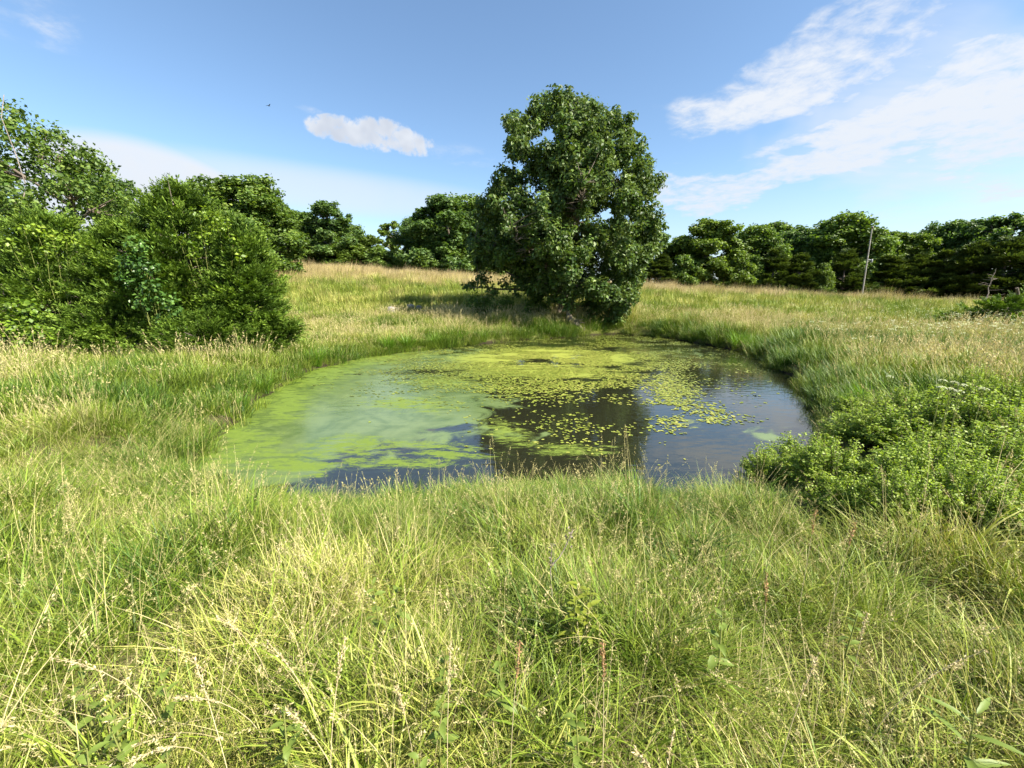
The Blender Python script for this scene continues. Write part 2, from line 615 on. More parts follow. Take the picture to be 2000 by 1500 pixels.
def ground_mat():
    m, N = new_mat('ground_soil')
    t = m.node_tree
    tc = N.n('ShaderNodeTexCoord')
    sep = N.n('ShaderNodeSeparateXYZ')
    t.links.new(tc.outputs['Object'], sep.inputs[0])
    n1 = N.noise(tc.outputs['Object'], 0.8, 6, .6, .2)
    n2 = N.noise(tc.outputs['Object'], 14, 5, .6, .2)
    soil = N.mix(n2, c4((0.045, 0.038, 0.020)), c4((0.12, 0.11, 0.045)))
    turf = N.mix(n1, c4((0.09, 0.12, 0.022)), c4((0.20, 0.19, 0.06)))
    col = N.mix(N.smooth(sep.outputs[1], 10, 26), soil, turf)
    mud = c4((0.030, 0.024, 0.014))
    col = N.mix(N.smooth(sep.outputs[2], 0.14, 0.02), col, mud)
    p = N.n('ShaderNodeBsdfPrincipled')
    t.links.new(col, p.inputs['Base Color'])
    p.inputs['Roughness'].default_value = 0.95
    p.inputs['Specular IOR Level'].default_value = 0.1
    bp = N.n('ShaderNodeBump')
    bp.inputs['Strength'].default_value = 0.6
    bp.inputs['Distance'].default_value = 0.03
    t.links.new(n2, bp.inputs['Height'])
    t.links.new(bp.outputs[0], p.inputs['Normal'])
    o = N.n('ShaderNodeOutputMaterial')
    t.links.new(p.outputs[0], o.inputs[0])
    return m


def water_mat():
    m, N = new_mat('pond_water')
    t = m.node_tree
    tc = N.n('ShaderNodeTexCoord')
    co = tc.outputs['Object']
    at = N.n('ShaderNodeAttribute', attribute_name='Col')
    sep = N.n('ShaderNodeSeparateColor')
    t.links.new(at.outputs['Color'], sep.inputs[0])
    alg, film, yel = sep.outputs
    mp = N.n('ShaderNodeMapping')
    t.links.new(co, mp.inputs[0])
    mp.inputs['Rotation'].default_value = (0, 0, R(18))
    mp.inputs['Scale'].default_value = (0.75, 2.0, 1)
    na = N.noise(mp.outputs[0], 1.9, 7, 0.62, 1.5)
    nb = N.noise(mp.outputs[0], 11.0, 5, 0.65, 1.0)
    nf = N.noise(co, 0.9, 5, 0.55, 2.4)
    ns = N.noise(co, 60.0, 3, 0.6, 0.0)
    patt = N.m('ADD', N.m('MULTIPLY', na, 0.62), N.m('MULTIPLY', nb, 0.38))
    # algae mats where the pattern is above a threshold set by the coverage
    th = N.m('SUBTRACT', 0.80, N.m('MULTIPLY', alg, 0.62))
    am = N.m('MULTIPLY', N.smooth(N.m('ADD', N.m('SUBTRACT', patt, th), N.m('MULTIPLY', N.m('SUBTRACT', ns, 0.5), 0.16)), -0.04, 0.10), 0.94)
    thf = N.m('SUBTRACT', 0.78, N.m('MULTIPLY', film, 0.66))
    fm = N.m('MULTIPLY', N.smooth(N.m('SUBTRACT', nf, thf), -0.02, 0.14), N.smooth(ns, 0.3, 0.7, 0.74, 0.94))
    water = N.n('ShaderNodeBsdfPrincipled')
    water.inputs['Base Color'].default_value = (0.014, 0.015, 0.008, 1)
    water.inputs['Roughness'].default_value = 0.015
    water.inputs['IOR'].default_value = 1.75
    b1 = N.n('ShaderNodeBump')
    b1.inputs['Strength'].default_value = 0.16
    b1.inputs['Distance'].default_value = 0.02
    rip = N.n('ShaderNodeMapping')
    t.links.new(co, rip.inputs[0])
    rip.inputs['Scale'].default_value = (0.8, 1.8, 1)
    t.links.new(N.noise(rip.outputs[0], 4.5, 3, .5, .3), b1.inputs['Height'])
    t.links.new(b1.outputs[0], water.inputs['Normal'])
    fb = N.n('ShaderNodeBsdfPrincipled')
    sx = N.n('ShaderNodeSeparateXYZ')
    t.links.new(co, sx.inputs[0])
    pale = N.mix(N.smooth(N.m('ADD', N.m('MULTIPLY', nf, 0.6), N.m('MULTIPLY', patt, 0.4)), 0.36, 0.62), c4((0.070, 0.110, 0.036)), c4((0.128, 0.175, 0.066)))
    olive = N.mix(N.smooth(patt, 0.40, 0.60), c4((0.048, 0.078, 0.014)), c4((0.125, 0.180, 0.020)))
    t.links.new(N.mix(N.smooth(sx.outputs[0], -2.6, -5.4), pale, olive), fb.inputs['Base Color'])
    ol = N.smooth(sx.outputs[0], -2.6, -5.4)
    t.links.new(N.m('ADD', N.m('MULTIPLY', ol, 0.35), 0.2), fb.inputs['Roughness'])
    t.links.new(N.m('SUBTRACT', 0.2, N.m('MULTIPLY', ol, 0.12)), fb.inputs['Specular IOR Level'])
    fb.inputs['IOR'].default_value = 1.38
    ab = N.n('ShaderNodeBsdfPrincipled')
    green = N.mix(nb, c4((0.068, 0.110, 0.014)), c4((0.150, 0.205, 0.028)))
    yellow = N.mix(nb, c4((0.20, 0.22, 0.025)), c4((0.40, 0.40, 0.075)))
    acol = N.mix(yel, green, yellow)
    acol = N.mix(N.smooth(ns, 0.35, 0.75), acol, c4((0.10, 0.15, 0.02)))
    t.links.new(acol, ab.inputs['Base Color'])
    ab.inputs['Roughness'].default_value = 0.6
    ab.inputs['Specular IOR Level'].default_value = 0.25
    b2 = N.n('ShaderNodeBump')
    b2.inputs['Strength'].default_value = 0.5
    b2.inputs['Distance'].default_value = 0.02
    t.links.new(patt, b2.inputs['Height'])
    t.links.new(b2.outputs[0], ab.inputs['Normal'])
    m1 = N.n('ShaderNodeMixShader')
    t.links.new(fm, m1.inputs[0])
    t.links.new(water.outputs[0], m1.inputs[1])
    t.links.new(fb.outputs[0], m1.inputs[2])
    m2 = N.n('ShaderNodeMixShader')
    t.links.new(am, m2.inputs[0])
    t.links.new(m1.outputs[0], m2.inputs[1])
    t.links.new(ab.outputs[0], m2.inputs[2])
    o = N.n('ShaderNodeOutputMaterial')
    t.links.new(m2.outputs[0], o.inputs[0])
    return m


# ------------------------------------------------------------------ ground and water
def axis(lo, hi, fine_lo, fine_hi, step, grow=1.18):
    a = list(np.arange(fine_lo, fine_hi + 1e-6, step))
    s = step
    x = fine_hi
    while x < hi:
        s *= grow
        x += s
        a.append(x)
    s = step
    x = fine_lo
    while x > lo:
        s *= grow
        x -= s
        a.insert(0, x)
    return np.array(a)


def build_ground():
    xs = axis(-700, 700, -15, 20, 0.16, 1.10)
    ys = axis(-60, 900, 0, 26, 0.16, 1.07)
    X, Y = np.meshgrid(xs, ys)
    Z = H(X, Y)
    nx, ny = len(xs), len(ys)
    i = (np.arange(ny - 1)[:, None] * nx + np.arange(nx - 1)[None, :]).ravel()
    f = np.stack([i, i + 1, i + nx + 1, i + nx], 1)
    mb = MB()
    mb.add(np.stack([X.ravel(), Y.ravel(), Z.ravel()], 1), f)
    o = mb.obj('ground', ground_mat(), smooth=True)
    tag(o, 'grassy meadow ground sloping down to the pond', 'ground', kind='structure')


build_ground()


def to_px(x, y, z):
    d = np.stack([x, y, z - EYE], -1)
    f = d[..., 1] * CP - d[..., 2] * SP
    u = d[..., 0] / f
    v = (d[..., 1] * SP + d[..., 2] * CP) / f
    return 1000 + FPX * u, 750 - FPX * v


def gb(px, py, cx, cy_, sx, sy, rot=0.0):
    c, s = math.cos(rot), math.sin(rot)
    a = ((px - cx) * c + (py - cy_) * s) / sx
    b = (-(px - cx) * s + (py - cy_) * c) / sy
    return np.exp(-(a * a + b * b))


def water_masks(x, y):
    """coverage of floating growth at points of the water: algae mats, thin film, yellowness, floating leaves"""
    px, py = to_px(x, y, np.zeros_like(x))
    alg = np.zeros_like(x)
    for b in [(470, 850, 80, 60, 0), (420, 890, 80, 50, 0), (560, 790, 70, 60, -.5), (640, 730, 90, 22, -.15), (760, 700, 150, 16, -.08), (520, 900, 120, 40, 0),
              (600, 905, 90, 40, 0), (480, 880, 150, 30, -.3)]:
        alg = np.maximum(alg, 0.64 * gb(px, py, *b))
    for b in [(1060, 690, 190, 17, 0), (950, 700, 120, 16, 0), (1180, 700, 110, 20, 0), (1050, 725, 240, 22, 0.02)]:
        alg = np.maximum(alg, 0.74 * gb(px, py, *b))
    for b in [(1120, 745, 200, 14, 0), (1310, 770, 50, 50, 0), (1340, 825, 70, 30, 0)]:
        alg = np.maximum(alg, 0.46 * gb(px, py, *b))
    for b in [(860, 745, 160, 18, 0), (800, 790, 160, 30, 0), (880, 880, 160, 30, .1), (1000, 850, 90, 40, .3),
              (700, 870, 200, 35, 0), (800, 905, 260, 22, 0), (1120, 880, 160, 20, 0)]:
        alg = np.maximum(alg, 0.60 * gb(px, py, *b))
    alg = np.maximum(alg, 0.5 * gb(px, py, 1250, 700, 150, 40))
    film = np.maximum.reduce([1.3 * gb(px, py, 660, 800, 260, 85), 1.25 * gb(px, py, 800, 785, 190, 55), 1.0 * gb(px, py, 740, 710, 220, 26, -.1), 1.25 * gb(px, py, 480, 860, 200, 90),
                              0.62 * gb(px, py, 980, 850, 110, 34), 0.4 * gb(px, py, 1330, 690, 150, 25), 0.42 * gb(px, py, 1500, 850, 120, 30)])
    yel = np.clip(np.maximum.reduce([gb(px, py, 1080, 700, 230, 40), 0.9 * gb(px, py, 1200, 760, 260, 90), .9 * gb(px, py, 1350, 820, 130, 70)]), 0, 1)
    pads = np.maximum.reduce([gb(px, py, 1060, 712, 230, 30), 0.42 * gb(px, py, 1060, 755, 230, 24), 0.55 * gb(px, py, 1310, 770, 55, 50), 0.5 * gb(px, py, 1340, 825, 80, 32),
                              0.16 * gb(px, py, 1170, 840, 160, 40), 0.10 * gb(px, py, 900, 760, 120, 30), 0.35 * gb(px, py, 1240, 680, 120, 22)])
    return alg, film, yel, pads


def build_water():
    x0, y0 = pond.min(0) - 0.6
    x1, y1 = pond.max(0) + 0.6
    st = 0.11
    xs = np.arange(x0, x1, st)
    ys = np.arange(y0, y1, st)
    X, Y = np.meshgrid(xs, ys)
    s = poly_sd(X, Y, pond)
    nx = len(xs)
    ok = s < 0.35
    i = (np.arange(len(ys) - 1)[:, None] * nx + np.arange(nx - 1)[None, :])
    keep = ok[:-1, :-1] | ok[1:, :-1] | ok[:-1, 1:] | ok[1:, 1:]
    i = i[keep]
    f = np.stack([i, i + 1, i + nx + 1, i + nx], 1)
    used = np.unique(f)
    remap = np.zeros(X.size, int)
    remap[used] = np.arange(len(used))
    f = remap[f]
    x = X.ravel()[used]
    y = Y.ravel()[used]
    alg, film, yel, _ = water_masks(x, y)
    mb = MB()
    mb.add(np.stack([x, y, np.zeros_like(x)], 1), f, 0, np.stack([alg, film, yel], 1))
    o = mb.obj('pond_water', water_mat(), smooth=True)
    tag(o, 'still dark pond water with green algae mats and film', 'pond', kind='structure')


build_water()


# ------------------------------------------------------------------ trees
def clump_leaves(mb, r, cs, rs, per, size, aspect, mat=0, out_bias=1.0, up=0.5, droop=0.3, light=0.0, flat=0.8):
    """leaves spread through round clumps: denser to the outside, tips outward and down"""
    cnt = np.maximum((per * (rs / rs.mean()) ** 2).astype(int), 6)
    idx = np.repeat(np.arange(len(cs)), cnt)
    n = len(idx)
    d = rand_unit(n, r)
    rad = r.random(n) ** (1 / (2.2 * out_bias)) * r.uniform(0.8, 1.25, n)
    off = d * (rad * rs[idx])[:, None]
    off[:, 2] *= flat
    c = cs[idx] + off
    nr = unit(d * 0.6 + np.array([0, 0, up]) + r.normal(0, 0.5, (n, 3)))
    dr = unit(d * 0.7 + r.normal(0, 0.7, (n, 3)) + np.array([0, 0, -droop]))
    cl = r.normal(0, 0.11, len(cs))[idx]
    col = np.stack([np.clip(r.normal(0.45 + light, 0.2, n) + cl, 0, 1), np.clip(r.normal(0.5, 0.2, n) + cl, 0, 1), np.zeros(n)], 1)
    leaves(mb, c, nr, dr, size * r.uniform(0.65, 1.3, n), aspect, 0.12, mat, col)


def in_poly(px, py, poly):
    return poly_sd(np.array(px, float), np.array(py, float), np.array(poly, float))


def build_hero_oak():
    r = np.random.default_rng(21)
    Y0 = 24.6
    poly = [(1035, 182), (1075, 186), (1120, 188), (1165, 206), (1210, 214), (1246, 258), (1268, 300), (1278, 335), (1293, 362), (1290, 400), (1280, 425), (1304, 450), (1298, 490),
            (1266, 512), (1258, 560), (1238, 600), (1232, 634), (1180, 642), (1135, 612), (1090, 592), (1020, 578), (1000, 542), (935, 525), (916, 480), (922, 430),
            (933, 382), (975, 345), (988, 325), (970, 295), (985, 255), (1000, 225), (1002, 195)]
    cs, rs = [], []
    k = Y0 / FPX
    bx = P(1103, 628, Y0)
    base = np.array([bx[0], Y0, h1(bx[0], Y0)])
    lobes = []
    tries = 0
    while len(lobes) < 170 and tries < 30000:
        tries += 1
        x = r.uniform(905, 1305)
        y = r.uniform(178, 640)
        sdv = -float(in_poly([x], [y], poly)[0]) * k
        if sdv < 0.36:
            continue
        lr = min(r.uniform(0.75, 1.25), sdv * 0.95 + .12)
        row = np.linspace(900, 1310, 83)
        ins = in_poly(row, np.full(83, y), poly) < 0
        if not ins.any():
            continue
        a, b = row[ins].min(), row[ins].max()
        mid, hw = (a + b) / 2, (b - a) / 2
        q = math.sqrt(max(0.02, 1 - ((x - mid) / (hw + 1)) ** 2))
        depth = min(hw * k, 4.8) * q
        t = r.uniform(-1, 1)
        t = math.copysign(abs(t) ** 0.55, t)
        p = P(x, y, Y0 + t * depth)
        if p[2] < h1(p[0], p[1]) + 0.7:
            continue
        if any(np.linalg.norm(p - o) < 0.46 * (lr + o_r) + .15 for o, o_r in lobes):
            continue
        if any(math.hypot((x - hx), (y - hy)) < hr for hx, hy, hr in [(1040, 275, 13), (1012, 318, 16), (1205, 338, 13), (1070, 410, 9), (1180, 415, 12)]):
            continue
        lobes.append((p, lr))
    lobes += [(P(1085, 216, Y0 - .6), .95), (P(1140, 226, Y0 - .4), .95), (P(1110, 232, Y0 + 1.2), 1.0), (P(1060, 222, Y0 + .4), .85)]
    for p, lr in lobes:
        n = int(9 * (lr / .95) ** 2) + 3
        d = rand_unit(n, r)
        d[:, 2] = d[:, 2] * .9 + .18
        cs += list(p + d * (lr * r.uniform(.35, .95, n))[:, None])
        rs += list(r.uniform(.24, .46, n))
    for x, y, rad in [(922, 556, .42), (945, 548, .5), (962, 570, .45), (985, 552, .42), (940, 540, .35), (910, 560, .28), (995, 560, .3), (950, 585, .35), (1010, 575, .3)]:
        cs.append(P(x, y, Y0 + r.uniform(-1.2, 0.6)))
        rs.append(rad)
    cs = np.array(cs)
    rs = np.array(rs)
    f_ = cs[:, 1] * CP - (cs[:, 2] - EYE) * SP
    ux = 1000 + FPX * cs[:, 0] / f_
    vy = 750 - FPX * (cs[:, 1] * SP + (cs[:, 2] - EYE) * CP) / f_
    keep = np.ones(len(cs), bool)
    for hx, hy, hr in [(1040, 280, 15), (1013, 322, 17), (1060, 255, 11), (1205, 338, 14), (1072, 412, 11), (1180, 415, 15), (1150, 362, 11), (1000, 385, 10), (1085, 300, 9)]:
        keep &= np.hypot(ux - hx, vy - hy) > hr
    cs, rs = cs[keep], rs[keep]
    root = empty('oak_tree', tuple(base))
    tag(root, 'large lone oak with dense dark green crown on the far bank of the pond', 'tree')
    mb = MB()
    clump_leaves(mb, r, cs - base, rs, 66, 0.20, 0.62, 0, 0.95, 0.5, 0.4, 0.0, 0.9)
    # trunk leaning a little, splitting into limbs
    top = P(1125, 260, Y0) - base
    th = 11.2
    path = np.array([[0, 0, -0.3], [0.02, 0, 0.5], [0.12, 0.05, 1.6], [0.25, 0.1, 3.0], [0.35, 0.05, 5.0], [0.45, -0.1, 7.0], [0.5, 0.0, 9.0], [top[0] * .9, 0.1, th]])
    rad = np.array([.62, .44, .36, .33, .27, .19, .11, .03])
    tm = MB()
    tube(tm, path, rad, 14)
    for a in np.linspace(0, 6.28, 6)[:-1]:
        tube(tm, [(0.2 * math.cos(a), 0.2 * math.sin(a), .55), (.55 * math.cos(a), .55 * math.sin(a), .1), (1.0 * math.cos(a), 1.0 * math.sin(a), -.25)], [.22, .17, .06], 7)
    tm.obj('trunk', M['bark'], root, smooth=True)

    def on_trunk(z):
        return np.array([np.interp(z, path[:, 2], path[:, j]) for j in range(3)])
    # limbs: each one a part, reaching to far clumps
    tgt = cs - base
    order = np.argsort(-np.hypot(tgt[:, 0], tgt[:, 1]))
    picked = []
    for i in order:
        if len(picked) >= 14:
            break
        if all(np.linalg.norm(tgt[i] - tgt[j]) > 2.6 for j in picked):
            picked.append(i)
    limbs = []
    for i in picked:
        e = tgt[i]
        z0 = max(1.4, min(8.5, e[2] - 0.55 * math.hypot(e[0], e[1])))
        a = on_trunk(z0)
        pth = curve_path(a, e, 9, r, wob=.06, lift=-0.03)
        L = np.linalg.norm(e - a)
        lm = MB()
        tube(lm, pth, np.linspace(0.028 * L ** .7 + .02, .012, 9), 7)
        lm.obj('limb', M['bark'], root, smooth=True)
        limbs.append(pth)
    allp = np.concatenate(limbs + [path])
    for i in range(len(tgt)):       # twigs belong to the crown
        if i in picked:
            continue
        dd = np.linalg.norm(allp - tgt[i], axis=1) + np.maximum(0, allp[:, 2] - tgt[i][2]) * .8
        j = int(np.argmin(dd))
        if dd[j] > 1.7:
            continue
        tube(mb, curve_path(allp[j], tgt[i], 5, r, wob=.08, lift=0.04), np.linspace(.026, .006, 5), 4, 1, cap=False)
    cr = mb.obj('crown', [M['oak'], M['bark']], root)
    tag(cr, kind='stuff')
    return base


oak_base = build_hero_oak()


def make_tree_proto(seed, h, w, trunk_h, style, leafm, dens=1.0, leaf=0.33):
    """woodland tree of height h, crown half width w; returns (trunk mesh, crown mesh)"""
    r = np.random.default_rng(seed)
    mb, tm = MB(), MB()
    cs, rs = [], []
    # a few big lobes make the outline uneven, small clumps fill them
    nl = {'round': 20, 'open': 15, 'tall': 18, 'bush': 10}[style]
    z_lo = trunk_h * (.3 if style != 'open' else .7)
    lob = []
    for i in range(nl):
        a = i * 2.4 + r.uniform(-.6, .6)
        t = (i + r.uniform(0, 1)) / nl
        z = z_lo + (h * .93 - z_lo) * t
        q = math.sqrt(max(.05, 1 - ((t - .42) / .66) ** 2)) if style != 'bush' else (1 - t * .6)
        rr = w * q * r.uniform(.30, .85)
        lr = w * r.uniform(.24, .38) * (1.0 if style != 'open' else .85)
        lob.append((np.array([rr * math.cos(a), rr * math.sin(a), z]), lr))
    lob.append((np.array([r.uniform(-.15, .15) * w, 0, h - .26 * w]), .28 * w))
    lob.append((np.array([r.uniform(-.4, .4) * w, .2, h * .62]), .35 * w))
    for c, lr in lob:
        n = int((24 if style != 'open' else 15) * dens)
        d = rand_unit(n, r)
        d[:, 2] = d[:, 2] * .8 + 0.15
        rad = lr * (0.45 + 0.6 * r.random(n))
        p = c + d * rad[:, None]
        cs.append(p)
        rs.append(np.full(n, lr * .42) * r.uniform(.6, 1.4, n))
    cs = np.concatenate(cs)
    rs = np.concatenate(rs)
    ok = cs[:, 2] > z_lo * .5
    cs, rs = cs[ok], rs[ok]
    clump_leaves(mb, r, cs, rs, 50 * dens, leaf, 0.7, 0, .8, 0.25, 0.3, 0.0, 0.95)
    zt = h * .82
    path = np.array([[0, 0, -.4], [0, 0, trunk_h * .5], [r.uniform(-.2, .2), r.uniform(-.2, .2), trunk_h], [r.uniform(-.5, .5), r.uniform(-.4, .4), (trunk_h + zt) / 2], [0.1, 0.1, zt]])
    tr = 0.024 * h
    tube(tm, path, np.array([1.25, .9, .75, .45, .1]) * tr, 8)
    for c, lr in lob:
        z0 = min(max(trunk_h * .8, c[2] - .8 * math.hypot(c[0], c[1])), zt * .9)
        a = np.array([np.interp(z0, path[:, 2], path[:, j]) for j in range(3)])
        pth = curve_path(a, c, 6, r, wob=.07, lift=-.03)
        tube(mb, pth, np.linspace(tr * .5, .03, 6), 5, 1, cap=False)
        near = np.argsort(np.linalg.norm(cs - c, axis=1))[:7 if style == 'open' else 4]
        for j in near:
            tube(mb, curve_path(pth[3], cs[j], 4, r, wob=.06), np.linspace(tr * .22, .02, 4), 4, 1, cap=False)
    return tm.mesh('trunk', [M['bark']], True), mb.mesh('crown', [leafm, M['bark']])


def cedar_mesh(seed, h, w, n, leafm, ragged=0.25, needle=(.13, .25), spikes=0, low=0.03, power=(1.5, .8)):
    """cedar: feathery sprays over a cone-to-mound outline, down to the ground"""
    r = np.random.default_rng(seed)
    mb = MB()
    n = int(n * 1.75)
    nb = max(20, n // 26)
    bi = r.integers(0, nb, n)
    bt = r.random(nb) ** 1.1
    ba = np.arange(nb) * 2.39996 + r.normal(0, .3, nb)
    bo = r.uniform(.80, 1.06, nb)
    bc = r.normal(0, .12, nb)
    lump = fbm(np.cos(ba) * 2.2 + 5 + seed, np.sin(ba) * 2.2 + bt * 4.0, 1.0, 3)
    bR = w * (1 - bt ** power[0]) ** power[1] * (1 - ragged + 2 * ragged * lump) * bo
    bL = np.clip(bR * .85, .35, 1.9)
    brise = r.uniform(.05, .38, nb) + .5 * bt
    u = r.random(n) ** .62
    t = bt[bi]
    a = ba[bi]
    rd = np.stack([np.cos(a), np.sin(a), np.zeros(n)], 1)
    sdv = np.stack([-np.sin(a), np.cos(a), np.zeros(n)], 1)
    rr = bR[bi] - bL[bi] * (1 - u)
    lat = r.normal(0, 1, n) * (1.15 - u) * .30 * np.minimum(1.2, bL[bi] + .25)
    zz = h * (low + (1 - low) * t) - brise[bi] * bL[bi] * (1 - u) + r.normal(0, 1, n) * (1.2 - u) * .11 - .12 * np.abs(lat)
    o = rd * rr[:, None] + sdv * lat[:, None]
    o[:, 2] = np.maximum(zz, .05)
    ax = unit(rd * (0.95 - .3 * t)[:, None] + sdv * (np.sign(lat) * .35)[:, None] + np.array([0, 0, 1]) * (brise[bi] + .05)[:, None] + r.normal(0, .2, (n, 3)))
    sd2 = unit(np.cross(ax, np.array([0, 0, 1.0])) + r.normal(0, .25, (n, 3)))
    k = 14
    L = r.uniform(.30, .58, n) * (h / 5) ** .4
    s = r.random((n, k))
    sgn = np.where(np.arange(k) % 2 == 0, 1.0, -1.0)[None, :]
    up = np.cross(sd2, ax)
    org = o[:, None, :] + ax[:, None, :] * (L[:, None] * s)[:, :, None]
    dr = unit(ax[:, None, :] * 0.85 + sd2[:, None, :] * (sgn * (1.0 - .5 * s))[:, :, None] * 0.8 + up[:, None, :] * r.normal(0.1, .28, (n, k, 1)))
    ln = (r.uniform(needle[0], needle[1], (n, k)) * (1.15 - .6 * s) * (h / 5) ** .4)
    wd = ln * r.uniform(.15, .24, (n, k))
    sw = unit(np.cross(dr, up[:, None, :] + r.normal(0, .5, (n, k, 3))))
    b1 = org - sw * (wd / 2)[:, :, None]
    b2 = org + sw * (wd / 2)[:, :, None]
    mid = org + dr * (ln * .55)[:, :, None]
    tip = org + dr * ln[:, :, None]
    m1 = mid + sw * (wd * .8)[:, :, None]
    m2 = mid - sw * (wd * .8)[:, :, None]
    v = np.stack([org, m1, tip, m2], 2).reshape(-1, 3)
    i = np.arange(n * k)[:, None] * 4
    f = np.concatenate([i + np.array([[0, 1, 2]]), i + np.array([[0, 2, 3]])])
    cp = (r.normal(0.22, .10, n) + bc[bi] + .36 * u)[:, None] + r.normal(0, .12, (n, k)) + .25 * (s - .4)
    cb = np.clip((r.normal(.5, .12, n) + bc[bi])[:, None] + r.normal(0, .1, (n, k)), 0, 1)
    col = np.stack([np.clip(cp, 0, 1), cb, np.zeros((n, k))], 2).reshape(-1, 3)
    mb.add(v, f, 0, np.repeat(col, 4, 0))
    # branches carry the sprays
    for j in range(0, n, max(1, n // 110)):
        z0 = max(.15, o[j, 2] - .35 * math.hypot(o[j, 0], o[j, 1]))
        tube(mb, curve_path((0, 0, z0), o[j], 4, r, wob=.05), np.linspace(.035, .008, 4), 4, 1, cap=False)
    for q in range(spikes):
        bx, by = r.uniform(-.45, .45, 2) * w
        z = h * r.uniform(.78, .9)
        hh = r.uniform(.5, .95)
        tube(mb, [(bx, by, z), (bx + .03, by, z + hh * .6), (bx + .05, by + .03, z + hh)], [.018, .012, .004], 4, 1)
        m_ = 26
        zz = r.random(m_) * .95
        aa = r.uniform(0, 6.28, m_)
        c0 = np.stack([bx + .04 * zz + 0 * aa, by + .02 * zz, z + hh * zz], 1)
        dd = unit(np.stack([np.cos(aa), np.sin(aa), np.full(m_, .7)], 1))
        leaves(mb, c0 + dd * .09, unit(r.normal(0, 1, (m_, 3))), dd, .2 * (1.2 - zz), .16, .02, 0, np.tile([.55, .5, 0], (m_, 1)))
    tm = MB()
    tube(tm, [(0, 0, -.3), (0.03, 0, h * .4), (0, 0.03, h * .93)], [.05 * h ** .6, .035 * h ** .6, .012], 8)
    return tm.mesh('trunk', [M['bark']], True), mb.mesh('crown', [leafm, M['bark']])


def place(name, meshes, loc, label, cat, group=None, rz=0.0, scale=(1, 1, 1), kids=('trunk', 'crown')):
    e = empty(name, loc, rz, tuple(scale))
    tag(e, label, cat, group)
    for nm, me in zip(kids, meshes):
        o = bpy.data.objects.new(nm, me)
        COL.objects.link(o)
        o.parent = e
        if nm in ('crown', 'foliage'):
            o['kind'] = 'stuff'
    return e


protos = {
    'a': make_tree_proto(101, 12, 4.6, 2.2, 'round', M['wood_leaf'], 1.15),
    'b': make_tree_proto(102, 12, 4.2, 2.0, 'round', M['wood_leaf_b'], 1.15),
    'c': make_tree_proto(103, 12, 3.6, 2.4, 'tall', M['wood_leaf'], 1.1),
    'd': make_tree_proto(104, 12, 4.4, 3.0, 'open', M['wood_leaf_b'], 1.0),
    'e': make_tree_proto(105, 12, 3.8, 1.6, 'round', M['wood_leaf_y'], 1.15),
    'f': make_tree_proto(106, 12, 2.9, 4.5, 'open', M['wood_leaf_y'], .8),
    'g': make_tree_proto(107, 5, 3.0, 0.3, 'bush', M['wood_leaf'], 1.2, .26),
    'h': make_tree_proto(108, 5, 3.0, 0.3, 'bush', M['wood_leaf_y'], 1.2, .26),
    'i': make_tree_proto(109, 12, 4.6, 2.2, 'round', M['wood_leaf_b'], 1.15),
}
PW = {'a': 4.6, 'b': 4.2, 'c': 3.6, 'd': 4.4, 'e': 3.8, 'f': 2.9, 'g': 3.0, 'h': 3.0, 'i': 4.6}
PH = {k: (5.0 if k in 'gh' else 12.0) for k in PW}
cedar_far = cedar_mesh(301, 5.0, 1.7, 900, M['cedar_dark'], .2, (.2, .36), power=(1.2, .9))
cedar_far_b = cedar_mesh(302, 5.0, 2.0, 900, M['cedar_dark'], .3, (.2, .36), power=(1.5, .8))

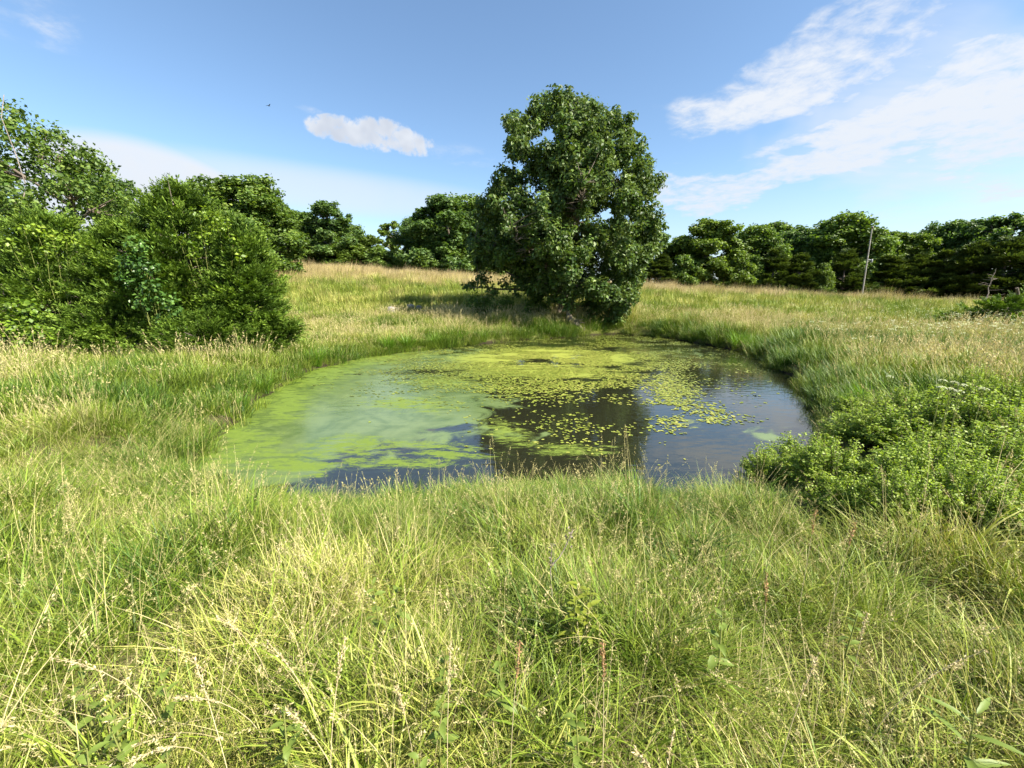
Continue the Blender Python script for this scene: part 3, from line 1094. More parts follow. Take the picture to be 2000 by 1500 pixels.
WL = 'woods behind the field'
far_trees = [
    (530, 385, 80, 58, 'c', 'tree rising between the rounded oak and the gappy tree behind the cedar thicket', None),
    (600, 420, 66, 72, 'i', 'dense tree filling in behind the left half of the gappy tree', None),
    (675, 445, 50, 74, 'a', 'dense tree filling in behind the right half of the gappy tree', None),
    (825, 425, 56, 70, 'i', 'tree filling in behind the left side of the big dark round tree', None),
    (915, 398, 72, 70, 'a', 'tall tree rising between the big dark round tree and the lone oak', None),
    # px, top py, half width px, depth, kind, label, group
    (470, 355, 120, 44, 'a', 'rounded oak rising behind the cedar thicket on the left', None),
    (565, 415, 90, 66, 'b', 'low dark tree between the cedar thicket and the gappy tree on the ridge', None),
    (637, 397, 95, 63, 'd', 'gappy tree with sky showing through its crown on the ridge', None),
    (718, 460, 56, 66, 'e', 'small bright green tree beside the gappy tree on the ridge', None),
    (766, 434, 30, 84, 'f', 'thin airy tree with bare lower stems standing far behind the ridge', None),
    (868, 384, 92, 62, 'b', 'big dark round tree on the ridge left of the lone oak', None),
    (950, 420, 70, 66, 'i', 'dark tree on the ridge partly hidden by the left side of the lone oak', None),
    (1040, 430, 80, 68, 'a', 'tree in the woods hidden behind the crown of the lone oak', None),
    (1275, 450, 60, 68, 'b', 'dark tree in the woods just past the right edge of the lone oak', None),
    (1335, 462, 46, 66, 'c', 'narrow tree in the woods next to the big sunlit tree', None),
    (1388, 429, 84, 63, 'e', 'big sunlit rounded tree at the wood edge nearest to the lone oak', None),
    (1470, 452, 56, 66, 'a', 'leafy tree along the far wood edge between lone oak and utility pole', WL + ', between oak and pole'),
    (1520, 436, 56, 76, 'c', 'leafy tree along the far wood edge between lone oak and utility pole', WL + ', between oak and pole'),
    (1575, 450, 54, 70, 'i', 'leafy tree along the far wood edge between lone oak and utility pole', WL + ', between oak and pole'),
    (1640, 432, 78, 66, 'a', 'tall tree with broad crown standing beside the utility pole', None),
    (1700, 452, 60, 72, 'e', 'bright green tree directly behind the utility pole', None),
    (1760, 455, 64, 66, 'e', 'leafy tree along the far wood edge between utility pole and dead grey tree', WL + ', past the pole'),
    (1812, 450, 50, 80, 'b', 'leafy tree along the far wood edge between utility pole and dead grey tree', WL + ', past the pole'),
    (1850, 450, 56, 70, 'c', 'leafy tree along the far wood edge between utility pole and dead grey tree', WL + ', past the pole'),
    (1892, 432, 62, 66, 'i', 'leafy tree along the far wood edge between utility pole and dead grey tree', WL + ', past the pole'),
    (1985, 420, 84, 58, 'd', 'dark tall tree rising behind the dead grey tree', None),
    (2070, 430, 90, 56, 'b', 'tree of the far wood beyond the leaning post', WL + ', beyond the post'),
    (2170, 430, 90, 54, 'a', 'tree of the far wood beyond the leaning post', WL + ', beyond the post'),
]
for i, (px, py, hw, Y, k, lab, grp) in enumerate(far_trees):
    top = P(px, py, Y)
    gz = h1(top[0], Y)
    hgt = top[2] - gz
    dst = Y * hw / FPX
    sx = dst / PW[k] * 1.15
    sz = hgt / PH[k]
    sx = min(max(sx, sz * .55), sz * 1.5)
    place('broadleaf_tree', protos[k], (top[0], Y, gz), lab, 'tree', grp, rz=i * 2.1 + .4, scale=(sx, sx, sz))

low_row = [
    (655, 478, 60, 63, 'g', 'dark bush filling the space under the gappy tree on the ridge', None),
    (775, 492, 34, 64, 'h', 'bright bush in front of the thin airy tree on the ridge', None),
    (858, 470, 60, 61, 'g', 'dark undergrowth at the foot of the big dark round tree on the ridge', None),
    (945, 485, 50, 61, 'g', 'dark bush on the ridge by the left low branch of the lone oak', None),
    (1340, 500, 46, 60, 'g', 'dark bush at the foot of the narrow tree by the big sunlit tree', None),
    (1470, 500, 40, 61, 'g', 'dark bush between the big sunlit rounded tree and the shaded cedar row', None),
    (1700, 515, 40, 60, 'g', 'dark bush right behind the foot of the utility pole', None),
    (690, 478, 52, 62, 'h', 'bright bush at the foot of the gappy tree on the ridge', None),
    (742, 484, 44, 62, 'g', 'dark bush on the ridge between gappy tree and big dark round tree', 'bushes on the ridge'),
    (815, 486, 36, 62, 'g', 'dark bush on the ridge between gappy tree and big dark round tree', 'bushes on the ridge'),
    (905, 492, 40, 62, 'h', 'light green bush under the big dark round tree on the ridge', None),
    (600, 470, 46, 62, 'g', 'dark bush on the ridge just behind the cedar thicket', None),
    (1440, 505, 50, 60, 'h', 'bushy undergrowth at the foot of the big sunlit rounded tree', None),
    (1610, 520, 26, 58, 'h', 'pale bush at the shaded wood edge left of the utility pole', None),
]
for i, (px, py, hw, Y, k, lab, grp) in enumerate(low_row):
    top = P(px, py, Y)
    gz = h1(top[0], Y)
    sz = (top[2] - gz) / PH[k]
    sx = Y * hw / FPX / PW[k]
    place('wood_edge_bush', protos[k], (top[0], Y, gz), lab, 'bush', grp, rz=i * 1.7, scale=(sx, sx, sz))

cedars_far = [
    (792, 505, 18, 61, 0, 'small pointed cedar on the ridge beside the big dark round tree', None),
    (712, 485, 30, 64, 1, 'wide cedar on the ridge below the small bright green tree', None),
    (1292, 500, 38, 60, 0, 'dark cedar at the wood edge beside the lone oak', None),
    (1515, 492, 46, 60, 1, 'dark cedar in the shaded row of cedars left of the utility pole', 'cedar row left of the pole'),
    (1565, 500, 42, 59, 0, 'dark cedar in the shaded row of cedars left of the utility pole', 'cedar row left of the pole'),
    (1655, 492, 46, 60, 1, 'dark cedar in the shaded row of cedars left of the utility pole', 'cedar row left of the pole'),
    (1740, 505, 52, 59, 0, 'dark cedar in the shaded row of cedars right of the utility pole', 'cedar row right of the pole'),
    (1790, 490, 54, 59, 1, 'dark cedar in the shaded row of cedars right of the utility pole', 'cedar row right of the pole'),
    (1850, 495, 56, 57, 1, 'dark cedar in the shaded row of cedars right of the utility pole', 'cedar row right of the pole'),
    (1910, 480, 60, 55, 0, 'dark cedar in the shaded row of cedars right of the utility pole', 'cedar row right of the pole'),
    (1975, 470, 70, 53, 1, 'tall dark cedar behind the leaning post', None),
    (2060, 480, 70, 51, 1, 'cedar of the far wood edge past the leaning post', None),
]
for i, (px, py, hw, Y, k, lab, grp) in enumerate(cedars_far):
    top = P(px, py, Y)
    gz = h1(top[0], Y)
    sz = (top[2] - gz) / 5.0
    sx = Y * hw / FPX / (1.7 if k == 0 else 2.0)
    place('cedar_tree', (cedar_far, cedar_far_b)[k], (top[0], Y, gz), lab, 'cedar', grp, rz=i * 1.3, scale=(sx, sx, sz))

# big open oak at the far left, behind the cedars
left_oak = make_tree_proto(140, 12, 6.0, 2.8, 'open', M['wood_leaf'], 1.0, .24)
top = P(95, 250, 25)
gz = h1(top[0], 25)
place('oak_tree', left_oak, (top[0], 25, gz), 'tall open-crowned oak with bare limbs showing behind the left cedars', 'tree', rz=.6, scale=(.86, .86, (top[2] - gz) / 12))
left_oak2 = make_tree_proto(141, 12, 4.4, 2.2, 'open', M['wood_leaf'], 1.0, .26)
top = P(-60, 290, 27)
place('oak_tree', left_oak2, (top[0], 27, h1(top[0], 27)), 'oak with open crown beside the tall open-crowned oak behind the left cedars', 'tree', rz=2.0, scale=(1, 1, (top[2] - h1(top[0], 27)) / 12))
top = P(205, 345, 34)
place('broadleaf_tree', protos['d'], (top[0], 34, h1(top[0], 34)), 'lower tree between the tall open-crowned oak and the tallest cedar', 'tree', rz=1.0,
      scale=(.62, .62, (top[2] - h1(top[0], 34)) / 12))

near_cedars = [
    # seed, px, top, half width px, depth, sprays, spikes, ragged, power, label
    (401, 350, 372, 165, 13.2, 3800, 4, .30, (1.7, .75), 'tallest cedar of the left thicket with thin spires at its top'),
    (402, 468, 436, 92, 12.3, 2600, 1, .28, (1.6, .8), 'dense cedar at the right end of the left thicket'),
    (403, 95, 425, 170, 13.2, 3000, 0, .32, (1.9, .7), 'broad cedar at the left end of the thicket'),
    (404, 235, 440, 130, 12.6, 2400, 1, .34, (1.7, .75), 'middle cedar of the left thicket overgrown by a broadleaf sapling'),
    (405, 405, 605, 125, 11.4, 1700, 0, .35, (2.4, .6), 'low spreading cedar at the front foot of the left thicket'),
    (406, 205, 590, 130, 11.6, 1500, 0, .35, (2.4, .6), 'low dark cedar beside the broadleaf bush at the thicket foot'),
    (407, -60, 400, 150, 16, 1800, 1, .3, (1.6, .8), 'cedar behind the broad cedar at the left end of the thicket'),
]
cedar_pos = []
for seed, px, py, hw, Y, n, sp, rag, pw, lab in near_cedars:
    top = P(px, py, Y)
    gz = h1(top[0], Y) - .05
    hgt = top[2] - gz
    w = Y * hw / FPX
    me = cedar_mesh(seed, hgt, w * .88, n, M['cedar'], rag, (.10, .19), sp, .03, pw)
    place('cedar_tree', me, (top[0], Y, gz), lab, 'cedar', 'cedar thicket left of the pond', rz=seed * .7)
    cedar_pos.append((top[0], Y, gz, hgt, w))


# leaves climbing over the cedars and a sapling growing through them
def leaf_cloud(seed, blobs, n, size, mat, name, label, cat, stems=True, aspect=.8, light=0.0, group=None):
    """broad leaves in loose bunches on real stems; blobs: (px, py, depth, radius m)"""
    r = np.random.default_rng(seed)
    cs = np.array([P(b[0], b[1], b[2]) for b in blobs])
    rs = np.array([b[3] for b in blobs])
    j = int(np.argmin(cs[:, 2]))
    base = np.array([cs[:, 0].mean(), cs[:, 1].mean() + .15, h1(cs[:, 0].mean(), cs[:, 1].mean())])
    root = empty(name, tuple(base))
    tag(root, label, cat, group)
    mb = MB()
    clump_leaves(mb, r, cs - base, rs, n, size, aspect, 0, .9, .7, .3, light, .9)
    tag(mb.obj('foliage', [mat], root), kind='stuff')
    sm = MB()
    for c in cs - base:
        tube(sm, curve_path((r.normal(0, .05), r.normal(0, .05), -.05), c, 7, r, wob=.05, lift=.05), np.linspace(.010, .004, 7), 4)
    sm.obj('stems', [M['stem']], root)
    return root


leaf_cloud(501, [(270, 480, 10.9, .28), (250, 510, 10.8, .3), (285, 520, 10.8, .3), (262, 545, 10.8, .3), (300, 560, 10.7, .28), (280, 590, 10.7, .25), (330, 590, 10.6, .28), (345, 610, 10.6, .2), (240, 540, 10.8, .22), (315, 620, 10.6, .18)],
           110, .095, M['sapling'], 'sapling', 'dark glossy broadleaf sapling growing in front of the middle cedar', 'sapling')
leaf_cloud(502, [(390, 415, 12.1, .25), (420, 425, 11.9, .25), (445, 440, 11.7, .22), (430, 450, 11.7, .25), (400, 460, 11.7, .25), (375, 480, 11.5, .22), (350, 470, 11.6, .2), (330, 418, 12.2, .15), (380, 500, 11.4, .2), (455, 470, 11.6, .2), (470, 500, 11.4, .18)],
           38, .095, M['vine'], 'climbing_vine', 'yellow-green vine leaves draped over the tallest cedar', 'vine')
leaf_cloud(503, [(45, 445, 11.9, .2), (70, 450, 11.8, .25), (100, 460, 11.7, .25), (130, 465, 11.6, .22), (150, 475, 11.5, .18), (20, 480, 11.6, .2), (90, 490, 11.5, .22)],
           42, .095, M['vine'], 'climbing_vine', 'yellow-green vine leaves draped over the broad cedar at the left end', 'vine')
leaf_cloud(504, [(20, 600, 10.5, .35), (60, 610, 10.4, .35), (30, 640, 10.3, .35), (75, 650, 10.2, .3), (5, 660, 10.2, .35), (45, 670, 10.1, .3), (-40, 620, 10.4, .45), (-40, 660, 10.2, .4), (95, 665, 10.2, .22)],
           110, .11, M['vine'], 'broadleaf_bush', 'bright green broadleaf bush below the broad cedar at the left end', 'bush', light=-.25)
# shaded shrubs under the oak
leaf_cloud(505, [(925, 590, 23.5, .5), (950, 600, 23.3, .6), (975, 605, 23.2, .5), (940, 615, 23.1, .5), (965, 622, 23.0, .45), (990, 590, 23.6, .45)],
           420, .13, M['wood_leaf'], 'shade_shrub', 'dark shrub in the shade under the left low branch of the lone oak', 'shrub')
leaf_cloud(506, [(1040, 590, 24.2, .5), (1060, 600, 24.0, .5), (1035, 610, 23.9, .45), (1070, 618, 23.8, .4), (1050, 580, 24.4, .4)],
           420, .13, M['wood_leaf'], 'shade_shrub', 'dark shrub in the shade close to the trunk of the lone oak', 'shrub')
leaf_cloud(507, [(1165, 600, 23.3, .55), (1195, 605, 23.2, .5), (1150, 620, 23.1, .4), (1180, 630, 23.0, .45), (1205, 622, 23.0, .45), (1220, 605, 23.2, .4)],
           300, .16, M['oak'], 'oak_sprout', 'leafy oak sprouts by the water at the foot of the lone oak', 'shrub')


# ------------------------------------------------------------------ shrubs on the near right bank
def shrub_proto(seed, h, w, nst, per, leaf, mat):
    r = np.random.default_rng(seed)
    mb, sm = MB(), MB()
    C, Nn, D, Cc = [], [], [], []
    for i in range(nst):
        a = r.uniform(0, 6.28)
        q = math.sqrt(r.random())
        tip = np.array([w * q * math.cos(a), w * q * math.sin(a), h * (1.02 - .72 * q ** 2) * r.uniform(.66, 1.1)])
        b = np.array([.18 * w * math.cos(a + r.normal(0, .5)), .18 * w * math.sin(a), -.03])
        pth = curve_path(b, tip, 6, r, wob=.05, lift=.12)
        tube(sm, pth, np.linspace(.006, .002, 6), 3, cap=False)
        s = np.sort(r.uniform(.32, 1.0, per))
        x = np.stack([np.interp(s * 5, np.arange(6), pth[:, j]) for j in range(3)], 1)
        ang = np.arange(per) * 2.4 + r.uniform(0, 6)
        o = np.stack([np.cos(ang), np.sin(ang), np.full(per, .35)], 1)
        o = unit(o + r.normal(0, .3, (per, 3)))
        x = x + o * r.uniform(.3, 1.5, (per, 1)) * leaf
        C.append(x)
        D.append(o)
        Nn.append(unit(np.array([0, 0, .7]) + .6 * o + r.normal(0, .55, (per, 3))))
        Cc.append(np.stack([np.clip(r.normal(.32, .14, per) + .35 * s ** 3 + r.normal(0, .08), 0, 1), np.clip(r.normal(.5, .2, per), 0, 1), 0 * s], 1))
    C, Nn, D, Cc = map(np.concatenate, (C, Nn, D, Cc))
    leaves(mb, C, Nn, D, leaf * r.uniform(.7, 1.3, len(C)), .68, .08, 0, Cc)
    return sm.mesh('stems', [M['bark']]), mb.mesh('foliage', [mat])


sh = [shrub_proto(601, .85, .56, 120, 80, .031, M['shrub']), shrub_proto(602, .75, .5, 110, 76, .030, M['shrub']), shrub_proto(603, .95, .55, 120, 84, .031, M['shrub'])]
shrubs = [
    # px, py (top), depth, proto, scale, label
    (1560, 905, 4.1, 1, .80, 'small leafy shrub leaning over the near right end of the pond'),
    (1500, 925, 3.9, 1, .55, 'lowest shrub among tall grass by the near right end of the pond'),
    (1625, 950, 3.5, 0, .78, 'light green shrub in front of the dark gap beside the pond'),
    (1700, 850, 4.6, 2, .95, 'leafy shrub on the pond bank between the yellow grass tuft and the larger shrubs'),
    (1830, 915, 3.3, 2, .92, 'fullest rounded bright shrub on the near right bank'),
    (1780, 960, 3.1, 0, .72, 'shrub at the front foot of the fullest rounded shrub'),
    (1870, 795, 4.3, 0, 1.1, 'broad shrub behind the fullest rounded shrub on the right bank'),
    (1960, 810, 4.0, 2, 1.05, 'tall shrub behind the dark hollow on the right bank'),
    (1985, 965, 2.9, 1, .8, 'bright shrub past the dark hollow beside the fullest rounded shrub'),
    (1960, 870, 3.4, 0, .95, 'shaded shrub inside the dark hollow on the right bank'),
    (1790, 830, 4.2, 1, 1.05, 'shaded shrub between the broad shrub and the pond bank'),
    (2060, 860, 3.6, 2, 1.1, 'outermost shrub on the right bank'),
    (1650, 1010, 2.95, 1, .62, 'low shrub in front of the light green shrub and dark gap'),
    (1745, 1000, 2.75, 0, .55, 'low shrub by the dead brown stems before the fullest rounded shrub'),
    (1880, 990, 2.7, 2, .62, 'low bright shrub growing out of the grass under the fullest rounded shrub'),
    (1990, 1050, 2.45, 1, .6, 'lowest bright shrub at the end of the shrub row'),
    (1770, 800, 5.2, 0, .62, 'small loose shrub in the grass above the broad shrub'),
    (1900, 765, 5.5, 2, .6, 'small loose shrub by the white wildflowers'),
    (1990, 765, 5.0, 1, .75, 'loose shrub uphill of the tall shrub on the right bank'),
    (1690, 790, 5.6, 1, .8, 'small shrub by the yellow grass tuft above the steep right bank'),
]
shrub_spots = []
for i, (px, py, Y, k, s, lab) in enumerate(shrubs):
    hgt = (.85, .75, .95)[k] * s
    tp = P(px, py - 14, Y)
    gz = h1(tp[0], Y)
    shrub_spots.append((tp[0], Y, .6 * s))
    sz = max(.6, min(2.3, 1.35 * (tp[2] - gz) / (.85, .75, .95)[k]))
    place('leafy_shrub', sh[k], (tp[0], Y, gz), lab, 'shrub', 'shrubs on the near right bank', rz=i * 1.9, scale=(s, s, sz * .98), kids=('stems', 'foliage'))

# dark low bush and leaning post at the far right
cb = cedar_mesh(701, 1.25, 1.9, 900, M['cedar'], .35, (.16, .28), 0, .05, (2.6, .5))
g = G(1945, 638)
place('juniper_bush', cb, (g[0], g[1], g[2]), 'low dark spreading juniper bush in the field by the leaning post', 'bush', rz=.3)
g2 = P(2040, 600, 23)
place('juniper_bush', cb, (g2[0], 23, h1(g2[0], 23)), 'taller juniper bush behind the low dark juniper bush', 'bush', rz=1.6, scale=(1.0, 1.0, 1.5))


def post():
    b = P(2004, 620, 21.0)
    b[2] = h1(b[0], b[1]) - .2
    t = P(1986, 562, 20.6)
    mb = MB()
    d = t - b
    L = np.linalg.norm(d)
    n = 8
    path = np.array([np.zeros(3) + d * s for s in np.linspace(0, 1, n)])
    path += np.random.default_rng(5).normal(0, .008, path.shape)
    tube(mb, path, np.linspace(.075, .06, n), 10)
    o = mb.obj('leaning_post', M['bark'], smooth=True)
    o.location = b
    tag(o, 'dark wooden post leaning beside the juniper bushes', 'post')


post()


def dead_tree(name, pb, pt, Y, label, nb, seed, mat, thick=.09, spread=.3):
    r = np.random.default_rng(seed)
    b = P(pb[0], pb[1], Y)
    b[2] = h1(b[0], Y) - .2
    t = P(pt[0], pt[1], Y)
    d = t - b
    L = np.linalg.norm(d)
    root = empty(name, tuple(b))
    tag(root, label, 'dead tree')
    path = np.array([d * s for s in np.linspace(0, 1, 9)]) + np.concatenate([np.zeros((1, 3)), r.normal(0, .015 * L, (8, 3))])
    m = MB()
    tube(m, path, np.linspace(thick, .015, 9), 8)
    m.obj('trunk', M[mat], root, smooth=True)
    for i in range(nb):
        s = r.uniform(.25, .95)
        p0 = d * s
        a = r.uniform(0, 6.28)
        e = p0 + np.array([math.cos(a), math.sin(a) * .6, r.uniform(-.05, .35)]) * L * spread * (1.15 - s) * r.uniform(.6, 1.2)
        m = MB()
        tube(m, curve_path(p0, e, 6, r, wob=.07), np.linspace(thick * .32, .008, 6), 5)
        m.obj('branch', M[mat], root)
    return root


dead_tree('dead_tree', (1921, 602), (1946, 522), 45, 'small dead grey tree with bare side branches at the far wood edge', 16, 31, 'dead_wood', .06, .42)
dead_tree('dead_snag', (40, 430), (8, 180), 22, 'bare dead snag reaching above the tall open-crowned oak', 6, 32, 'dead_wood', .03, .12)


# ------------------------------------------------------------------ utility pole, rocks, log, bird
def pole():
    Y = 55
    b = P(1683, 583, Y)
    b[2] = h1(b[0], Y) - .6
    t = P(1703, 448, Y)
    root = empty('utility_pole', tuple(b))
    tag(root, 'weathered grey utility pole leaning slightly at the edge of the far wood', 'utility pole')
    d = t - b
    m = MB()
    tube(m, np.array([d * s for s in np.linspace(0, 1, 8)]), np.linspace(.09, .065, 8), 12)
    m.obj('shaft', M['grey_wood'], root, smooth=True)
    m = MB()
    tube(m, np.array([d, d + np.array([.02, 0, .08]), d + np.array([.04, 0, .16]), d + np.array([.05, 0, .30]), d + np.array([.05, 0, .38])]), [.05, .05, .11, .12, .04], 10)
    m.obj('insulator', M['porcelain'], root, smooth=True)
    p = d * .62
    m = MB()
    tube(m, np.array([p, p + np.array([.3, -.05, .03]), p + np.array([.45, -.05, .0])]), [.05, .04, .04], 8)
    m.obj('bracket', M['metal'], root)
    q = p + np.array([.55, -.05, -.35])
    m = MB()
    tube(m, np.array([q, q + np.array([0, 0, .06]), q + np.array([0, 0, .38]), q + np.array([0, 0, .44])]), [.06, .11, .11, .05], 12)
    m.obj('canister', M['metal'], root, smooth=True)


pole()


rock_spots = []


def rock(px, py, sx, sy, sz, seed, label):
    r = np.random.default_rng(seed)
    g = G(px, py)
    n, k = 14, 9
    th = np.linspace(0, 2 * np.pi, n, endpoint=False)
    ph = np.linspace(-.35, 1.0, k) * np.pi / 2
    v = []
    for p in ph:
        for a in th:
            d = np.array([math.cos(a) * math.cos(p), math.sin(a) * math.cos(p), math.sin(p)])
            d = np.sign(d) * np.abs(d) ** .6
            q = 1 + .22 * (vnoise(np.array([d[0] * 2 + seed]), np.array([d[1] * 2 + d[2] * 1.7]))[0] - .5) + r.normal(0, .02)
            v.append(d * q * np.array([sx, sy, sz]))
    f = [(i * n + j, i * n + (j + 1) % n, (i + 1) * n + (j + 1) % n, (i + 1) * n + j) for i in range(k - 1) for j in range(n)]
    m = MB()
    m.add(v, f)
    o = m.obj('rock', M['rock'])
    o.location = (g[0], g[1], g[2] + sz * .95)
    rock_spots.append((g[0], g[1]))
    o.rotation_euler = (r.normal(0, .1), r.normal(0, .1), r.uniform(0, 3))
    tag(o, label, 'rock')


rock(768, 615, .34, .24, .24, 11, 'larger pale limestone rock lying in the grass slope left of the oak shadow')
rock(802, 607, .26, .18, .21, 12, 'smaller pale rock half sunk in grass at the edge of the oak shadow')
rock(818, 609, .20, .15, .2, 13, 'smallest grey rock touching the oak shadow beside the smaller pale rock')


def log():
    a = P(1112, 622, 22.9)
    b = W0(1142, 655)
    m = MB()
    r = np.random.default_rng(41)
    path = np.array([a + np.array([0, .3, .3]), a, (a * .6 + b * .4) + np.array([0, 0, .12]), (a * .25 + b * .75), b + np.array([0, 0, -.12])])
    b0 = path[0].copy()
    tube(m, path - b0, [.14, .2, .19, .17, .12], 12)
    for q in range(3):
        p = path[2 + q % 2] - b0
        tube(m, [p, p + r.normal(0, .12, 3) + np.array([.1, -.2, .12]), p + r.normal(0, .1, 3) + np.array([.25, -.4, .1])], [.06, .04, .015], 6)
    o = m.obj('fallen_log', M['pale_wood'], smooth=True)
    o.location = b0
    tag(o, 'pale barkless log slanting from the oak trunk into the water', 'log')


log()


def bird():
    c = P(525, 207, 60)
    root = empty('bird', tuple(c), 1.0, .55)
    tag(root, 'small dark bird gliding high in the blue sky', 'bird')
    m = MB()
    tube(m, [(-.25, 0, 0), (-.18, 0, .02), (0, 0, .02), (.16, 0, .01), (.24, 0, .03), (.30, 0, .02)], [.01, .05, .085, .06, .045, .008], 8)
    m.obj('body', M['black'], root, smooth=True)
    for s in (-1, 1):
        m = MB()
        v = np.array([(.10, 0, .03), (-.10, 0, .03), (-.12, s * .35, .16), (.12, s * .32, .16), (-.14, s * .75, .20), (0.02, s * .72, .21), (-.22, s * .92, .17)])
        v2 = v + np.array([0, 0, .012])
        m.add(np.concatenate([v, v2]), [(0, 1, 2, 3), (3, 2, 4, 5), (7, 8, 9, 10), (10, 9, 11, 12)])
        m.add(np.concatenate([v, v2]), [(5, 4, 6), (12, 11, 13)])
        m.obj('wing', M['black'], root)
    m = MB()
    m.add([(-.2, -.03, .01), (-.2, .03, .01), (-.44, .09, .01), (-.44, -.09, .01), (-.2, -.03, .02), (-.2, .03, .02), (-.44, .09, .02), (-.44, -.09, .02)],
          [(0, 1, 2, 3), (4, 5, 6, 7), (0, 1, 5, 4), (2, 3, 7, 6), (1, 2, 6, 5), (3, 0, 4, 7)])
    m.obj('tail', M['black'], root)


bird()

# ------------------------------------------------------------------ grass
PROTO = {}


def blade_arrays(r, n, spread, Lr, wr, t0r, kr, seg, az=None, azs=3.2, power=1.0):
    """curved tapering blades: verts (n, seg+1, 2, 3), colours"""
    a = r.uniform(0, 2 * np.pi, n)
    q = spread * np.sqrt(r.random(n))
    b = np.stack([q * np.cos(a), q * np.sin(a), np.full(n, -.03)], 1)
    if az is None:
        phi = a + r.normal(0, .9, n)
    else:
        phi = az + r.normal(0, azs, n)
    L = r.uniform(*Lr, n)
    w = r.uniform(*wr, n)
    t0 = r.uniform(*t0r, n)
    k = r.uniform(*kr, n)
    s = np.linspace(0, 1, seg + 1)
    tilt = t0[:, None] + k[:, None] * s[None, :] ** 1.4
    stp = (L / seg)[:, None]
    dh = np.sin(tilt) * stp
    dz = np.cos(tilt) * stp
    hh = np.concatenate([np.zeros((n, 1)), np.cumsum((dh[:, :-1] + dh[:, 1:]) / 2, 1)], 1)
    zz = np.concatenate([np.zeros((n, 1)), np.cumsum((dz[:, :-1] + dz[:, 1:]) / 2, 1)], 1)
    cx = b[:, 0:1] + hh * np.cos(phi)[:, None]
    cyy = b[:, 1:2] + hh * np.sin(phi)[:, None]
    cz = b[:, 2:3] + zz
    cen = np.stack([cx, cyy, cz], 2)
    tw = phi + np.pi / 2 + r.normal(0, .5, n)
    sd = np.stack([np.cos(tw), np.sin(tw), r.normal(0, .25, n)], 1)
    prof = np.clip(1 - s ** 2.2, 0.03, 1)
    off = sd[:, None, :] * (w[:, None] * prof[None, :] * .5)[:, :, None]
    v = np.stack([cen - off, cen + off], 2)
    return v, cen, phi, tilt


def add_blades(mb, r, n, spread, Lr, wr, t0r, kr, seg, mat=0, dry=(.5, .2), az=None, azs=3.2):
    v, cen, phi, tilt = blade_arrays(r, n, spread, Lr, wr, t0r, kr, seg, az, azs)
    m = seg + 1
    base = np.arange(n)[:, None, None] * (m * 2) + np.arange(seg)[None, :, None] * 2
    f = (base + np.array([0, 1, 3, 2])[None, None, :]).reshape(-1, 4)
    d = np.clip(r.normal(dry[0], dry[1], n), 0, 1)
    g = np.clip(r.normal(.5, .2, n), 0, 1)
    col = np.stack([d, g, 0 * d], 1)
    mb.add(v.reshape(-1, 3), f, mat, np.repeat(col, m * 2, 0))
    return cen, phi, tilt


def add_heads(mb, r, cen, mat, length, n_sp, size, spread, col=(.55, .15)):
    """open seed heads at the stem tips: small spikelets along the last part of each stem"""
    for i in range(len(cen)):
        tip = cen[i, -1]
        prev = cen[i, -2]
        d = unit(tip - prev)
        L = length * r.uniform(.7, 1.3)
        s = r.random(n_sp)
        side = rand_unit(n_sp, r)
        p = tip - d * (L * .8 * (1 - s))[:, None] + side * (spread * (1 - s * .75) * r.random(n_sp))[:, None] + np.array([0, 0, -.012])
        dd = unit(d + side * .45 + np.array([0, 0, -.15]))
        c = np.stack([np.clip(r.normal(col[0], col[1], n_sp), 0, 1), np.clip(r.normal(.5, .2, n_sp), 0, 1), np.zeros(n_sp)], 1)
        leaves(mb, p, unit(r.normal(0, 1, (n_sp, 3))), dd, size * r.uniform(.7, 1.3, n_sp), .32, .05, mat, c)


def proto_coll(name, builders):
    c = bpy.data.collections.new(name)
    for i, b in enumerate(builders):
        mb = b(np.random.default_rng(900 + 37 * i + len(name)))
        o = bpy.data.objects.new('%s_%02d' % (name, i), mb.mesh('%s_%02d' % (name, i), [M['grass'], M['straw'], M['tanfield']]))
        c.objects.link(o)
    return c


def lush(r):
    mb = MB()
    add_blades(mb, r, 52, .13, (.16, .40), (.0030, .0062), (.05, .7), (.5, 1.9), 6, 0, (.45, .2))
    return mb


def fine(r):
    mb = MB()
    add_blades(mb, r, 70, .15, (.12, .34), (.0020, .0040), (.05, .8), (.2, 1.7), 5, 0, (.55, .25))
    add_blades(mb, r, 16, .15, (.15, .36), (.0020, .0040), (.2, 1.2), (.2, 1.2), 4, 1, (.4, .25))
    return mb


def wide(r):
    mb = MB()
    add_blades(mb, r, 26, .09, (.22, .46), (.0055, .0105), (.05, .6), (.6, 2.1), 7, 0, (.35, .15), az=r.uniform(0, 6.28), azs=.9)
    add_blades(mb, r, 24, .12, (.14, .32), (.003, .005), (.05, .6), (.5, 1.6), 5, 0, (.5, .2))
    return mb


def matted(r):
    mb = MB()
    az = r.uniform(0, 6.28)
    add_blades(mb, r, 70, .17, (.2, .44), (.0022, .005), (.5, 1.3), (.2, .8), 5, 0, (.6, .25), az=az, azs=.7)
    add_blades(mb, r, 30, .17, (.18, .4), (.0018, .0038), (.6, 1.4), (0, .5), 4, 1, (.4, .25), az=az, azs=1.0)
    return mb


def seeding(r):
    mb = MB()
    add_blades(mb, r, 30, .12, (.15, .36), (.0022, .0045), (.05, .7), (.3, 1.6), 5, 0, (.5, .2))
    cen, _, _ = add_blades(mb, r, 6, .1, (.34, .6), (.0016, .0026), (.02, .35), (.1, .8), 7, 1, (.35, .2))
    add_heads(mb, r, cen, 1, .10, 30, .009, .016)
    return mb


